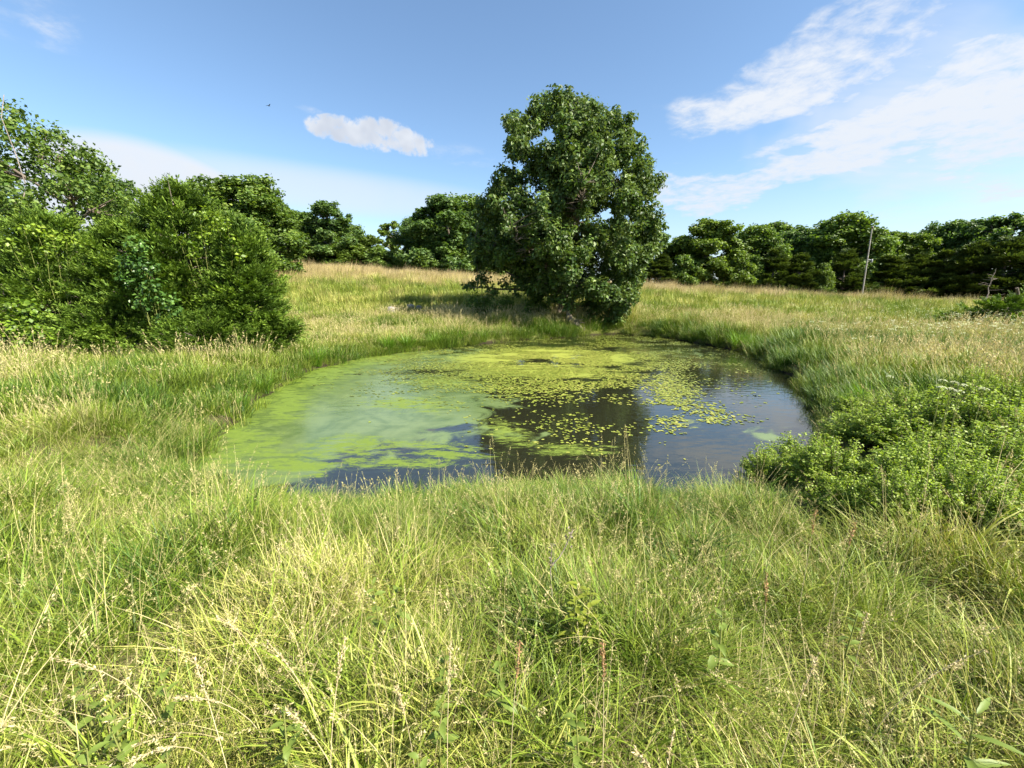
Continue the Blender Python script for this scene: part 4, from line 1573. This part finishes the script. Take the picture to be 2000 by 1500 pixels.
def seeding_b(r):
    mb = MB()
    add_blades(mb, r, 28, .12, (.15, .36), (.0022, .0045), (.05, .6), (.3, 1.5), 5, 0, (.55, .2))
    az = r.uniform(0, 6.28)
    cen, _, _ = add_blades(mb, r, 8, .12, (.36, .62), (.0016, .0026), (.1, .5), (.3, 1.1), 8, 1, (.5, .2), az=az, azs=.6)
    add_heads(mb, r, cen, 1, .08, 24, .008, .010, (.6, .2))
    return mb


near_c = proto_coll('near_tuft', [lush, lush, fine, fine, wide, matted, matted, seeding, seeding, seeding_b])


def mid_green(r):
    mb = MB()
    add_blades(mb, r, 100, .32, (.2, .46), (.006, .011), (.02, .5), (.3, 1.5), 4, 0, (.45, .22))
    return mb


def mid_dry(r):
    mb = MB()
    add_blades(mb, r, 95, .34, (.18, .42), (.005, .010), (.05, .7), (.2, 1.2), 4, 0, (.6, .22))
    cen, _, _ = add_blades(mb, r, 8, .34, (.38, .65), (.004, .006), (.02, .35), (.1, .7), 4, 1, (.45, .25))
    add_heads(mb, r, cen, 1, .13, 10, .03, .025)
    return mb


mid_c = proto_coll('mid_tuft', [mid_green, mid_green, mid_dry, mid_dry])


def far_green(r):
    mb = MB()
    add_blades(mb, r, 130, .75, (.35, .75), (.014, .026), (.02, .4), (.2, 1.0), 3, 0, (.5, .25))
    return mb


def far_tan(r):
    mb = MB()
    az = r.uniform(-.6, .6)
    add_blades(mb, r, 60, .75, (.3, .6), (.014, .024), (.02, .4), (.2, 1.0), 3, 0, (.6, .22))
    cen, _, _ = add_blades(mb, r, 90, .8, (.65, 1.05), (.012, .020), (.05, .35), (.1, .6), 3, 2, (.55, .22), az=az, azs=.5)
    return mb


far_c = proto_coll('far_tuft', [far_green, far_green, far_tan, far_tan])


def scatter(name, coll, pts, rot, scl, idx, tint, label, cat):
    me = bpy.data.meshes.new(name)
    n = len(pts)
    me.vertices.add(n)
    me.vertices.foreach_set('co', pts.astype(np.float32).ravel())
    for nm, typ, key, dat in (('rot', 'FLOAT_VECTOR', 'vector', rot), ('scl', 'FLOAT_VECTOR', 'vector', scl), ('idx', 'INT', 'value', idx), ('tint', 'FLOAT', 'value', tint)):
        at = me.attributes.new(nm, typ, 'POINT')
        at.data.foreach_set(key, np.ascontiguousarray(dat, dtype=np.int32 if typ == 'INT' else np.float32).ravel())
    me.update()
    o = bpy.data.objects.new(name, me)
    COL.objects.link(o)
    ng = bpy.data.node_groups.new(name + '_scatter', 'GeometryNodeTree')
    ng.interface.new_socket('Geometry', in_out='INPUT', socket_type='NodeSocketGeometry')
    ng.interface.new_socket('Geometry', in_out='OUTPUT', socket_type='NodeSocketGeometry')
    gi = ng.nodes.new('NodeGroupInput')
    go = ng.nodes.new('NodeGroupOutput')
    ip = ng.nodes.new('GeometryNodeInstanceOnPoints')
    ci = ng.nodes.new('GeometryNodeCollectionInfo')
    ci.inputs['Collection'].default_value = coll
    ci.inputs['Separate Children'].default_value = True
    ci.inputs['Reset Children'].default_value = True
    ip.inputs['Pick Instance'].default_value = True

    def na(nm, typ):
        nd = ng.nodes.new('GeometryNodeInputNamedAttribute')
        nd.data_type = typ
        nd.inputs['Name'].default_value = nm
        return nd.outputs['Attribute']
    L = ng.links.new
    L(gi.outputs[0], ip.inputs['Points'])
    L(ci.outputs[0], ip.inputs['Instance'])
    L(na('idx', 'INT'), ip.inputs['Instance Index'])
    er = ng.nodes.new('FunctionNodeEulerToRotation')
    L(na('rot', 'FLOAT_VECTOR'), er.inputs[0])
    L(er.outputs[0], ip.inputs['Rotation'])
    L(na('scl', 'FLOAT_VECTOR'), ip.inputs['Scale'])
    L(ip.outputs[0], go.inputs[0])
    md = o.modifiers.new('scatter', 'NODES')
    md.node_group = ng
    tag(o, label, cat, kind='stuff')
    return o


def sector(r, r0, r1, dens, half=R(62), y_min=-1.2):
    """random ground points round the camera between two distances"""
    area = half * (r1 * r1 - r0 * r0)
    n = int(area * dens)
    rad = np.sqrt(r.uniform(r0 * r0, r1 * r1, n))
    th = r.uniform(-half, half, n)
    return rad * np.sin(th), rad * np.cos(th)


hollow = P(1700, 1000, 3.0)


def dryness(x, y, s):
    """how straw coloured the grass is: green at the water, tan on the ridge"""
    base = 0.46 + 0.85 * (fbm(x + 3, y + 8, .45, 3) - .5) + 0.55 * (fbm(x + 31, y, 1.5, 2) - .5)
    edge = sstep(s, 1.4, 0.1)
    base = base * (1 - .65 * edge) + .02 * edge
    base += .02 * sstep(y, 8, 20) * sstep(x, -2, 8)
    for bx, by, br, bd in ((.15, 1.55, .35, -.35), (-2.0, 2.0, .5, -.28), (-.6, 1.35, .3, -.15), (2.4, 2.5, .5, .1), (-3.0, 4.6, .9, -.25)):
        base = base + bd * np.exp(-((x - bx) ** 2 + (y - by) ** 2) / br ** 2)
    base += .10 * sstep(y, 20, 30)
    base += .35 * sstep(y, 40, 56) - .0 * sstep(y, 20, 28) * sstep(y, 50, 40)
    return base


def tall(x, y, s):
    return (.45 + 1.1 * fbm(x + 11, y + 5, 1.1, 3)) * (.40 + 1.25 * fbm(x + 2, y + 51, 2.3, 2))


def gz_normal_ok(x, y):
    return np.ones_like(x, bool)


def grass(seed, r0, r1, dens, coll, weights, label, name, sc=1.0, half=R(62), margin=0.02):
    r = np.random.default_rng(seed)
    x, y = sector(r, r0, r1, dens, half)
    s = poly_sd(x, y, pond)
    clump = fbm(x * 1.0 + 70, y + 20, 1.7, 2)
    ok = (s > margin) & (y > -.6) & (r.random(len(x)) < np.maximum(.4, .5 + 1.6 * (clump - .4)))
    for sx, sy, sr in shrub_spots:      # little grass grows inside the shrubs
        ok &= ((x - sx) ** 2 + (y - sy) ** 2 > (sr * 1.0) ** 2) | (r.random(len(x)) < .22)
    for sx, sy in rock_spots:           # and none through the rocks or just before them
        ok &= (np.abs(x - sx) > .5) | (y > sy + .3) | (y < sy - 1.0)
    x, y, s = x[ok], y[ok], s[ok]
    z = H(x, y)
    n = len(x)
    t = dryness(x, y, s) + r.normal(0, .10, n)
    h = np.maximum(tall(x, y, s), .5) * r.uniform(.75, 1.25, n) * sc
    camd = np.hypot(x, y)
    h *= np.where(camd < 1.0, .8, 1.0)
    h *= 1 - .38 * sstep(s, 1.3, .1) * sstep(y, 9, 6)        # grazed short on the near shore
    w = np.asarray(weights, float)
    idx = r.choice(len(w), n, p=w / w.sum())
    k = len(w)
    if name == 'field_grass':
        tanp = sstep(y + 8 * (fbm(x, y, .12, 2) - .5), 37, 53)
        idx = np.where(r.random(n) < .06 + .86 * tanp, r.integers(2, 4, n), r.integers(0, 2, n))
        h *= (1 - .35 * sstep(y, 40, 24) * 1)
    if name == 'bank_grass':
        g = r.random(n) < np.clip(1.35 - t * 1.7, .35, .95)
        idx = np.where(g, r.integers(0, 2, n), r.integers(2, 4, n))
        h *= 1 - .25 * sstep(x, -3, -9)
    rot = np.stack([r.normal(0, .10, n), r.normal(0, .10, n), r.uniform(0, 2 * np.pi, n)], 1)
    if name == 'field_grass':
        rot[:, 2] = r.normal(0, .8, n)
    scl = np.stack([h ** .5 * r.uniform(.85, 1.2, n) * (1 if sc == 1 else 1)] * 2 + [h], 1)
    scatter(name, coll, np.stack([x, y, z], 1), rot, scl, idx, np.clip(t, 0, 1), label, 'grass')
    return n


n1 = grass(1, .45, 7.5, 230, near_c, [4, 4, 4, 4, 3.5, 2.6, 2.6, 1.8, 1.8, 1.8], 'tall mixed green and straw meadow grass on the near bank', 'meadow_grass', half=R(66))
n2 = grass(2, 7.0, 26, 27, mid_c, [1, 1, 1, 1], 'green and yellow grass round the pond and on its banks', 'bank_grass')
n3 = grass(3, 24.5, 78, 2.6, far_c, [1, 1, 1, 1], 'yellow-green and tan grass over the rising field', 'field_grass', sc=1.0)


# rim of rank green grass right at the water
def rim():
    r = np.random.default_rng(55)
    pts = []
    n = len(pond)
    for i in range(n):
        a, b = pond[i], pond[(i + 1) % n]
        L = np.linalg.norm(b - a)
        m = max(1, int(L * 14))
        for _ in range(m):
            p = a + (b - a) * r.random()
            nr = np.array([(b - a)[1], -(b - a)[0]]) / max(L, 1e-6)
            q = p + nr * r.normal(.0, .22)
            pts.append(q)
    pts = np.array(pts)
    s = poly_sd(pts[:, 0], pts[:, 1], pond)
    if np.mean(s > 0) < .2:
        pts = pts
    ok = (s > -.04 - .16 * (r.random(len(s)) < .3)) & (s < .6)
    pts, s = pts[ok], s[ok]
    x, y = pts[:, 0], pts[:, 1]
    camd = np.hypot(x, y)
    ok = (camd < 26) & (r.random(len(x)) < np.where(camd < 6, .8, .9))
    x, y = x[ok], y[ok]
    z = np.maximum(H(x, y), -.01)
    n = len(x)
    h = r.uniform(.45, 1.0, n) * (.6 + .8 * fbm(x, y, .9, 2)) * np.where(x > 2, .7, 1.0) * np.where(y < 6, .7, 1.0)
    idx = r.choice([0, 1, 0, 1, 2], n)
    rot = np.stack([r.normal(0, .12, n), r.normal(0, .12, n), r.uniform(0, 6.28, n)], 1)
    t = np.clip(.34 + .12 * (x > 2) + .35 * (fbm(x, y, .7, 2) - .4) + r.normal(0, .08, n), 0, 1)
    scatter('rim_grass', mid_c, np.stack([x, y, z], 1), rot, np.stack([h ** .5 * .8, h ** .5 * .8, h], 1), idx, t, 'rank green grass along the waterline of the pond', 'grass')


rim()


# ------------------------------------------------------------------ sedge clumps along the pond
def sedge_proto(seed):
    r = np.random.default_rng(seed)
    mb = MB()
    add_blades(mb, r, 170, .10, (.45, .85), (.006, .011), (.02, .45), (.3, 1.4), 6, 0, (.5, .2))
    return mb.mesh('sedge_clump', [M['sedge']])


sedges = [sedge_proto(71), sedge_proto(72)]
SG = 'sedge clumps along the waterline'
sedge_list = [(620, 720, 1.1, 'bright green sedge clump on the far left shore below the cedar thicket'),
              (760, 683, 1.3, 'bright green sedge clump on the shore below the pale rocks'), (795, 681, 1.4, 'bright green sedge clump on the shore below the pale rocks'),
              (900, 668, 1.1, 'arching sedge clump on the shore in the oak shadow'), (945, 666, 1.2, 'arching sedge clump on the shore in the oak shadow'),
              (850, 676, 1.0, 'sedge clump on the shore where the oak shadow begins'),
              (1080, 656, 1.0, 'short sedge clump on the shore beside the pale log'),
              (1395, 668, 1.1, 'sedge clump on the far shore right of the oak'), (1440, 678, 1.4, 'large sedge clump at the bend of the far right shore'), (1470, 684, 1.3, 'dark sedge clump at the corner of the far right shore'),
              (1660, 800, .75, 'yellow-green sedge tuft above the steep right bank'), (1690, 790, .8, 'yellow-green sedge tuft above the steep right bank'),
              (1400, 945, .55, 'upright sedge clump at the near right end of the pond'), (1440, 935, .6, 'upright sedge clump at the near right end of the pond'), (1345, 960, .55, 'upright sedge clump at the near right end of the pond'),
              (520, 790, .8, 'deep green sedge clump on the left shore'), (470, 800, .8, 'deep green sedge clump on the left shore')]
for i, (px, py, s, lab) in enumerate(sedge_list):
    g = G(px, py)
    sdv = float(poly_sd(np.array([g[0]]), np.array([g[1]]), pond)[0])
    if sdv < 0.03:                       # the pixel met the water: step back to the shore behind it
        d = ray(px, py)
        for k in range(400):
            g[:2] += np.array([d[0], d[1]]) / np.hypot(d[0], d[1]) * .05
            if float(poly_sd(np.array([g[0]]), np.array([g[1]]), pond)[0]) > .08:
                break
        g[2] = h1(g[0], g[1])
    o = bpy.data.objects.new('sedge_clump', sedges[i % 2])
    COL.objects.link(o)
    o.location = (g[0], g[1], g[2] - .02)
    o.rotation_euler = (0, 0, i * 2.3)
    o.scale = (s, s, s * .85)
    tag(o, lab, 'sedge', SG)


# ------------------------------------------------------------------ plants standing out of the near grass
def leaf_blade_mesh(name, mat, L, W, seed, droop=.5, lobes=0):
    """one broad leaf: pointed outline, folded along the midrib and drooping"""
    r = np.random.default_rng(seed)
    n = 9
    s = np.linspace(0, 1, n)
    wv = W * np.sin(np.pi * np.clip(s, 0, 1) ** .75) ** .9 * .5
    wv[0] = .002
    wv[-1] = .0005
    th = .35 - droop * s * 1.4
    x = np.concatenate([[0], np.cumsum(np.cos(th[:-1]) * L / (n - 1))])
    z = np.concatenate([[0], np.cumsum(np.sin(th[:-1]) * L / (n - 1))])
    edge = 1 + .10 * np.where(np.arange(n) % 2, 1, -1)
    v, f = [], []
    for i in range(n):
        v += [(x[i], -wv[i] * edge[i], z[i] + wv[i] * .35), (x[i], 0, z[i]), (x[i], wv[i] * edge[i], z[i] + wv[i] * .35)]
    for i in range(n - 1):
        a = i * 3
        f += [(a, a + 3, a + 4, a + 1), (a + 1, a + 4, a + 5, a + 2)]
    mb = MB()
    mb.add(v, f, 0, np.tile([.5, .5, 0], (len(v), 1)))
    return mb.mesh(name, [mat], True)


weed_leaf = [leaf_blade_mesh('leaf', M['weed'], .052, .022, 81), leaf_blade_mesh('leaf', M['weed'], .064, .025, 82, .8)]
weed_leaf_y = [leaf_blade_mesh('leaf', M['weed_y'], .07, .022, 83)] * 2
long_leaf = [leaf_blade_mesh('leaf', M['weed'], .16, .024, 84, .4)] * 2
_sm = MB()
tube(_sm, [(0, 0, -.03), (.01, 0, .2), (0, .015, .42)], [.005, .004, .002], 5)
stem_me = _sm.mesh('stem', [M['stem']], True)


def weed(px, py, hgt, nl, lv, label, group, seed, name='broadleaf_weed'):
    r = np.random.default_rng(seed)
    # the pixel shows the top of the plant: solve for the depth where it stands that tall
    d = ray(px, py)
    Y = np.linspace(.6, 12, 1200)
    zz = EYE + d[2] / d[1] * Y - H(d[0] / d[1] * Y, Y)
    i = int(np.argmax(zz < hgt))
    x, y = d[0] / d[1] * Y[i], Y[i]
    root = empty(name, (x, y, h1(x, y)), r.uniform(0, 6.28), hgt / .42)
    tag(root, label, 'weed', group)
    st = bpy.data.objects.new('stem', stem_me)
    COL.objects.link(st)
    st.parent = root
    for k in range(nl):
        lf = bpy.data.objects.new('leaf', lv[k % 2])
        COL.objects.link(lf)
        lf.parent = root
        q = .42 * (1 - .62 * (k / nl))
        lf.location = (0, 0.01, q)
        sc = r.uniform(.8, 1.2) * (.7 + .6 * k / nl)
        lf.scale = (sc,) * 3
        lf.rotation_euler = (r.normal(0, .2), r.normal(-.15 + .3 * (k / nl), .15), k * 2.4 + r.normal(0, .25))
    return root


wl = 'green broadleaf weed poking out of the near meadow grass'
wg = 'broadleaf weeds in the near grass'
for i, (px, py) in enumerate([(156, 1300), (205, 1358), (228, 1420), (160, 1470), (320, 1300), (545, 1390), (315, 1478), (734, 1140), (772, 1152), (982, 1278), (856, 1375), (822, 1478), (866, 1270), (1668, 1192), (1130, 1395), (1410, 1200)]):
    weed(px, py, .38 + .05 * math.sin(i * 3.1), 9, weed_leaf, wl, wg, 200 + i)
weed(1126, 1140, .42, 14, weed_leaf_y, 'yellow-green leafy weed beside the dead grey weed stalk', None, 231)
weed(1150, 1150, .38, 12, weed_leaf_y, 'shorter yellow-green weed next to the yellow-green leafy weed', None, 232)
weed(1915, 1405, .40, 6, long_leaf, 'weed with long narrow green leaves in the near grass', None, 233)


def dead_weed():
    r = np.random.default_rng(88)
    d = ray(1078, 1060)
    hgt = .45
    Y = np.linspace(.6, 12, 1200)
    zz = EYE + d[2] / d[1] * Y - H(d[0] / d[1] * Y, Y)
    i = int(np.argmax(zz < hgt))
    x, y = d[0] / d[1] * Y[i], Y[i]
    root = empty('dead_weed', (x, y, h1(x, y)), 0, .75)
    tag(root, 'dead grey weed stalk with crooked dry side stem in the near grass', 'dead weed')
    m = MB()
    p = np.array([(0, 0, -.03), (.01, 0, .2), (-.005, .01, .4), (.0, 0, .58)])
    tube(m, p, [.006, .005, .004, .003], 6)
    m.obj('stalk', M['dead_wood'], root)
    m = MB()
    tube(m, [(-.005, .01, .42), (.05, .0, .5), (.09, .02, .56), (.13, .02, .68)], [.004, .004, .003, .002], 6)
    m.obj('side_stem', M['dead_wood'], root)
    m = MB()
    c = np.concatenate([np.stack([r.normal(0, .012, 26), r.normal(0, .012, 26), r.uniform(.42, .6, 26)], 1), np.stack([r.uniform(.08, .14, 22), r.normal(.02, .012, 22), r.uniform(.55, .7, 22)], 1)])
    leaves(m, c, rand_unit(48, r), rand_unit(48, r), np.full(48, .022), .4, .1, 0)
    tag(m.obj('dry_husks', M['dead_wood'], root), kind='stuff')


dead_weed()


def seed_stalk(px, py, hgt, bend, red, label, group, seed, head=.14, az=None):
    r = np.random.default_rng(seed)
    d = ray(px, py)
    Y = np.linspace(.6, 12, 1200)
    zz = EYE + d[2] / d[1] * Y - H(d[0] / d[1] * Y, Y)
    i = int(np.argmax(zz < hgt))
    x, y = d[0] / d[1] * Y[i], Y[i]
    if az is None:
        az = r.uniform(0, 6.28)
    s = np.linspace(0, 1, 9)
    pts = np.stack([bend * s ** 2.2, 0 * s, hgt * (1.0 - .35 * bend * s ** 3) * s], 1)
    x -= math.cos(az) * bend
    y -= math.sin(az) * bend
    root = empty('seed_stalk', (x, y, h1(x, y) - .02), az)
    tag(root, label, 'grass stalk', group)
    m = MB()
    tube(m, pts, np.linspace(.0015, .0009, 9), 5, col=(.8, .6, 0))
    m.obj('stem', M['seed'], root)
    m = MB()
    n = 110
    q = 1 - (head / hgt) * r.random(n) * 1.0
    c = np.stack([np.interp(q, s, pts[:, j]) for j in range(3)], 1)
    tg = np.stack([np.interp(q, s, np.gradient(pts[:, j])) for j in range(3)], 1)
    sd = rand_unit(n, r)
    wdt = .011 * np.sin(np.pi * np.clip((1 - q) / (head / hgt), .08, 1) ** .6) + .002
    leaves(m, c + sd * (wdt * r.random(n))[:, None], rand_unit(n, r), unit(unit(tg) + .5 * sd), .010 * r.uniform(.7, 1.4, n), .36, .05, 0,
           np.stack([r.random(n), np.clip(r.normal(.5, .2, n), 0, 1), 0 * q], 1))
    tag(m.obj('seed_head', M['seed_red' if red else 'seed'], root), kind='stuff')


sl, sgp = 'straw-coloured arching grass stalk with a drooping seed head in the near grass', 'arching seed stalks in the near grass'
for i, (px, py, h, b) in enumerate([(332, 1340, .62, .22), (372, 1250, .66, .16), (240, 1455, .6, .26), (672, 1215, .62, .14), (560, 1390, .58, .12), (770, 1310, .6, .08), (1600, 1270, .62, .1), (1698, 1175, .66, .08),
                                    (420, 1190, .62, .15), (880, 1230, .6, .1), (520, 1240, .6, .14), (1320, 1380, .62, .12), (1240, 1440, .6, .16), (90, 1250, .62, .2)]):
    seed_stalk(px, py, h, b, False, sl, sgp, 300 + i, .15)
for i, (px, py) in enumerate([(1016, 1240), (1178, 1236), (1596, 985), (1675, 1010), (1500, 1100)]):
    seed_stalk(px, py, .68, .03, True, 'upright reddish-brown seed spike in the near grass', 'brown seed spikes in the near grass', 330 + i, .13)
seed_stalk(1945, 1205, .66, .3, False, 'long pale feathery seed head arching sideways near the right shrubs', None, 350, .24, az=-.1)


# ------------------------------------------------------------------ white umbel flowers on the right
def umbel_meshes(seed):
    r = np.random.default_rng(seed)
    m = MB()
    n = 60
    a = r.uniform(0, 6.28, n)
    q = np.sqrt(r.random(n))
    c = np.stack([.036 * q * np.cos(a), .036 * q * np.sin(a), .82 + .018 * (1 - q ** 2)], 1)
    leaves(m, c, unit(np.array([0, 0, 1.0]) + r.normal(0, .25, (n, 3))), rand_unit(n, r), np.full(n, .011), .9, .02, 0, np.tile([.6, .5, 0], (n, 1)))
    s = MB()
    tube(s, [(0, 0, -.03), (.01, 0, .4), (0, 0, .77)], [.004, .003, .002], 5)
    for k in range(9):
        tube(s, [(0, 0, .76), (.04 * math.cos(k * .7), .04 * math.sin(k * .7), .815)], [.0012, .001], 3, cap=False)
    return s.mesh('stem', [M['stem']]), m.mesh('flower_head', [M['white']])


um = [umbel_meshes(91), umbel_meshes(92)]
for i, (px, py) in enumerate([(1840, 748), (1862, 752), (1880, 758), (1838, 762), (1872, 770), (1737, 740), (1855, 765), (1920, 765)]):
    d = ray(px, py)
    hg = .8
    Y = np.linspace(3, 30, 3000)
    zz = EYE + d[2] / d[1] * Y - H(d[0] / d[1] * Y, Y)
    j = int(np.argmax(zz < hg))
    x, y = d[0] / d[1] * Y[j], Y[j]
    e = empty('white_flower', (x, y, h1(x, y)), i * 1.1)
    tag(e, 'white flat-topped wildflower standing in the grass behind the right shrubs', 'wildflower', 'white wildflowers behind the right shrubs')
    for nm, me in zip(('stem', 'flower_head'), um[i % 2]):
        o = bpy.data.objects.new(nm, me)
        COL.objects.link(o)
        o.parent = e
        if nm == 'flower_head':
            o['kind'] = 'stuff'


def flower_mass():
    r = np.random.default_rng(93)
    n = 900
    px = r.uniform(1480, 2060, n)
    Y = r.uniform(9, 24, n)
    x = (px - 1000) / FPX * Y
    dens = fbm(x, Y, .35, 2) + .25 * sstep(px, 1500, 1900) - .1
    ok = (r.random(n) < np.clip((dens - .35) * 2.2, 0, 1)) & (poly_sd(x, Y, pond) > .8)
    x, Y = x[ok], Y[ok]
    z = H(x, Y)
    mb = MB()
    for i in range(len(x)):
        h = r.uniform(.55, .85)
        k = 9
        a = r.uniform(0, 6.28, k)
        q = .06 * np.sqrt(r.random(k))
        c = np.stack([x[i] + q * np.cos(a), Y[i] + q * np.sin(a), z[i] + h + r.normal(0, .01, k)], 1)
        leaves(mb, c, unit(np.array([0, 0, 1.0]) + r.normal(0, .25, (k, 3))), rand_unit(k, r), np.full(k, .034), .9, .02, 0, np.tile([.5, .5, 0], (k, 1)))
        tube(mb, [(x[i], Y[i], z[i]), (x[i], Y[i], z[i] + h)], [.005, .003], 3, 1, cap=False)
    o = mb.obj('wildflowers', [M['white'], M['stem']])
    tag(o, 'scattered white wildflowers through the meadow on the right', 'wildflowers', kind='stuff')


flower_mass()


# ------------------------------------------------------------------ floating leaves on the pond
def pad_mesh(seed, r0):
    r = np.random.default_rng(seed)
    n = 9
    a = np.linspace(.25, 6.03, n)
    rr = r0 * (1 + .14 * r.normal(0, 1, n)) * np.where(np.arange(n) % 3 == 0, .88, 1)
    v = [(0, 0, .0)] + [(rr[i] * math.cos(a[i]), .72 * rr[i] * math.sin(a[i]), abs(r.normal(.0, .0025))) for i in range(n)]
    f = [(0, i + 1, i + 2) for i in range(n - 1)]
    v2 = [(p[0], p[1], p[2] - .0015) for p in v]
    f2 = [(n + 1 + c, n + 1 + b, n + 1 + a_) for a_, b, c in f]
    mb = MB()
    mb.add(v + v2, f + f2, 0, np.tile([r.uniform(.3, .8), r.uniform(.35, .65), 0], (2 * n + 2, 1)))
    return mb


def pads():
    r = np.random.default_rng(95)
    n = 420000
    x = r.uniform(pond[:, 0].min(), pond[:, 0].max(), n)
    y = r.uniform(pond[:, 1].min(), pond[:, 1].max(), n)
    s = poly_sd(x, y, pond)
    _, _, yel, pd = water_masks(x, y)
    nz = fbm(x, y * 1.4, 1.1, 3)
    ok = (s < -.15) & (r.random(n) < np.clip(pd * 1.15 * sstep(nz, .36, .60), 0, 1) * .75)
    x, y, yel = x[ok], y[ok], yel[ok]
    n = len(x)
    near = np.argsort(np.hypot(x, y) + r.uniform(0, 3, n))
    big = near[:290]
    rest = near[290:]
    me = [pad_mesh(110 + k, .032).mesh('floating_leaf', [M['pad']]) for k in range(8)]
    for i in big:
        o = bpy.data.objects.new('floating_leaf', me[int(r.integers(8))])
        COL.objects.link(o)
        o.location = (x[i], y[i], .004 + r.uniform(0, .002))
        o.rotation_euler = (r.normal(0, .03), r.normal(0, .03), r.uniform(0, 6.28))
        q = r.uniform(.4, 1.0)
        o.scale = (q, q, q)
        tag(o, 'small yellow-green leaf floating singly on the dark nearer part of the pond', 'floating leaf', 'single floating leaves on the pond')
    c = bpy.data.collections.new('pad_protos')
    for k in range(6):
        o = bpy.data.objects.new('pad_%02d' % k, pad_mesh(130 + k, .038).mesh('pad_%02d' % k, [M['pad_i']]))
        c.objects.link(o)
    m = len(rest)
    sc = r.uniform(.4, 1.15, m)
    scatter('floating_leaves', c, np.stack([x[rest], y[rest], np.full(m, .004) + r.uniform(0, .003, m)], 1), np.stack([r.normal(0, .04, m), r.normal(0, .04, m), r.uniform(0, 6.28, m)], 1),
            np.stack([sc, sc, sc], 1), r.integers(0, 6, m), np.clip(.25 + .4 * yel[rest] + r.normal(0, .15, m), 0, 1), 'dense yellow-green mat of floating leaves on the far half of the pond', 'floating leaves')
    return n


n4 = pads()
print('COUNTS', n1, n2, n3, n4, 'objects', len(scene.objects))
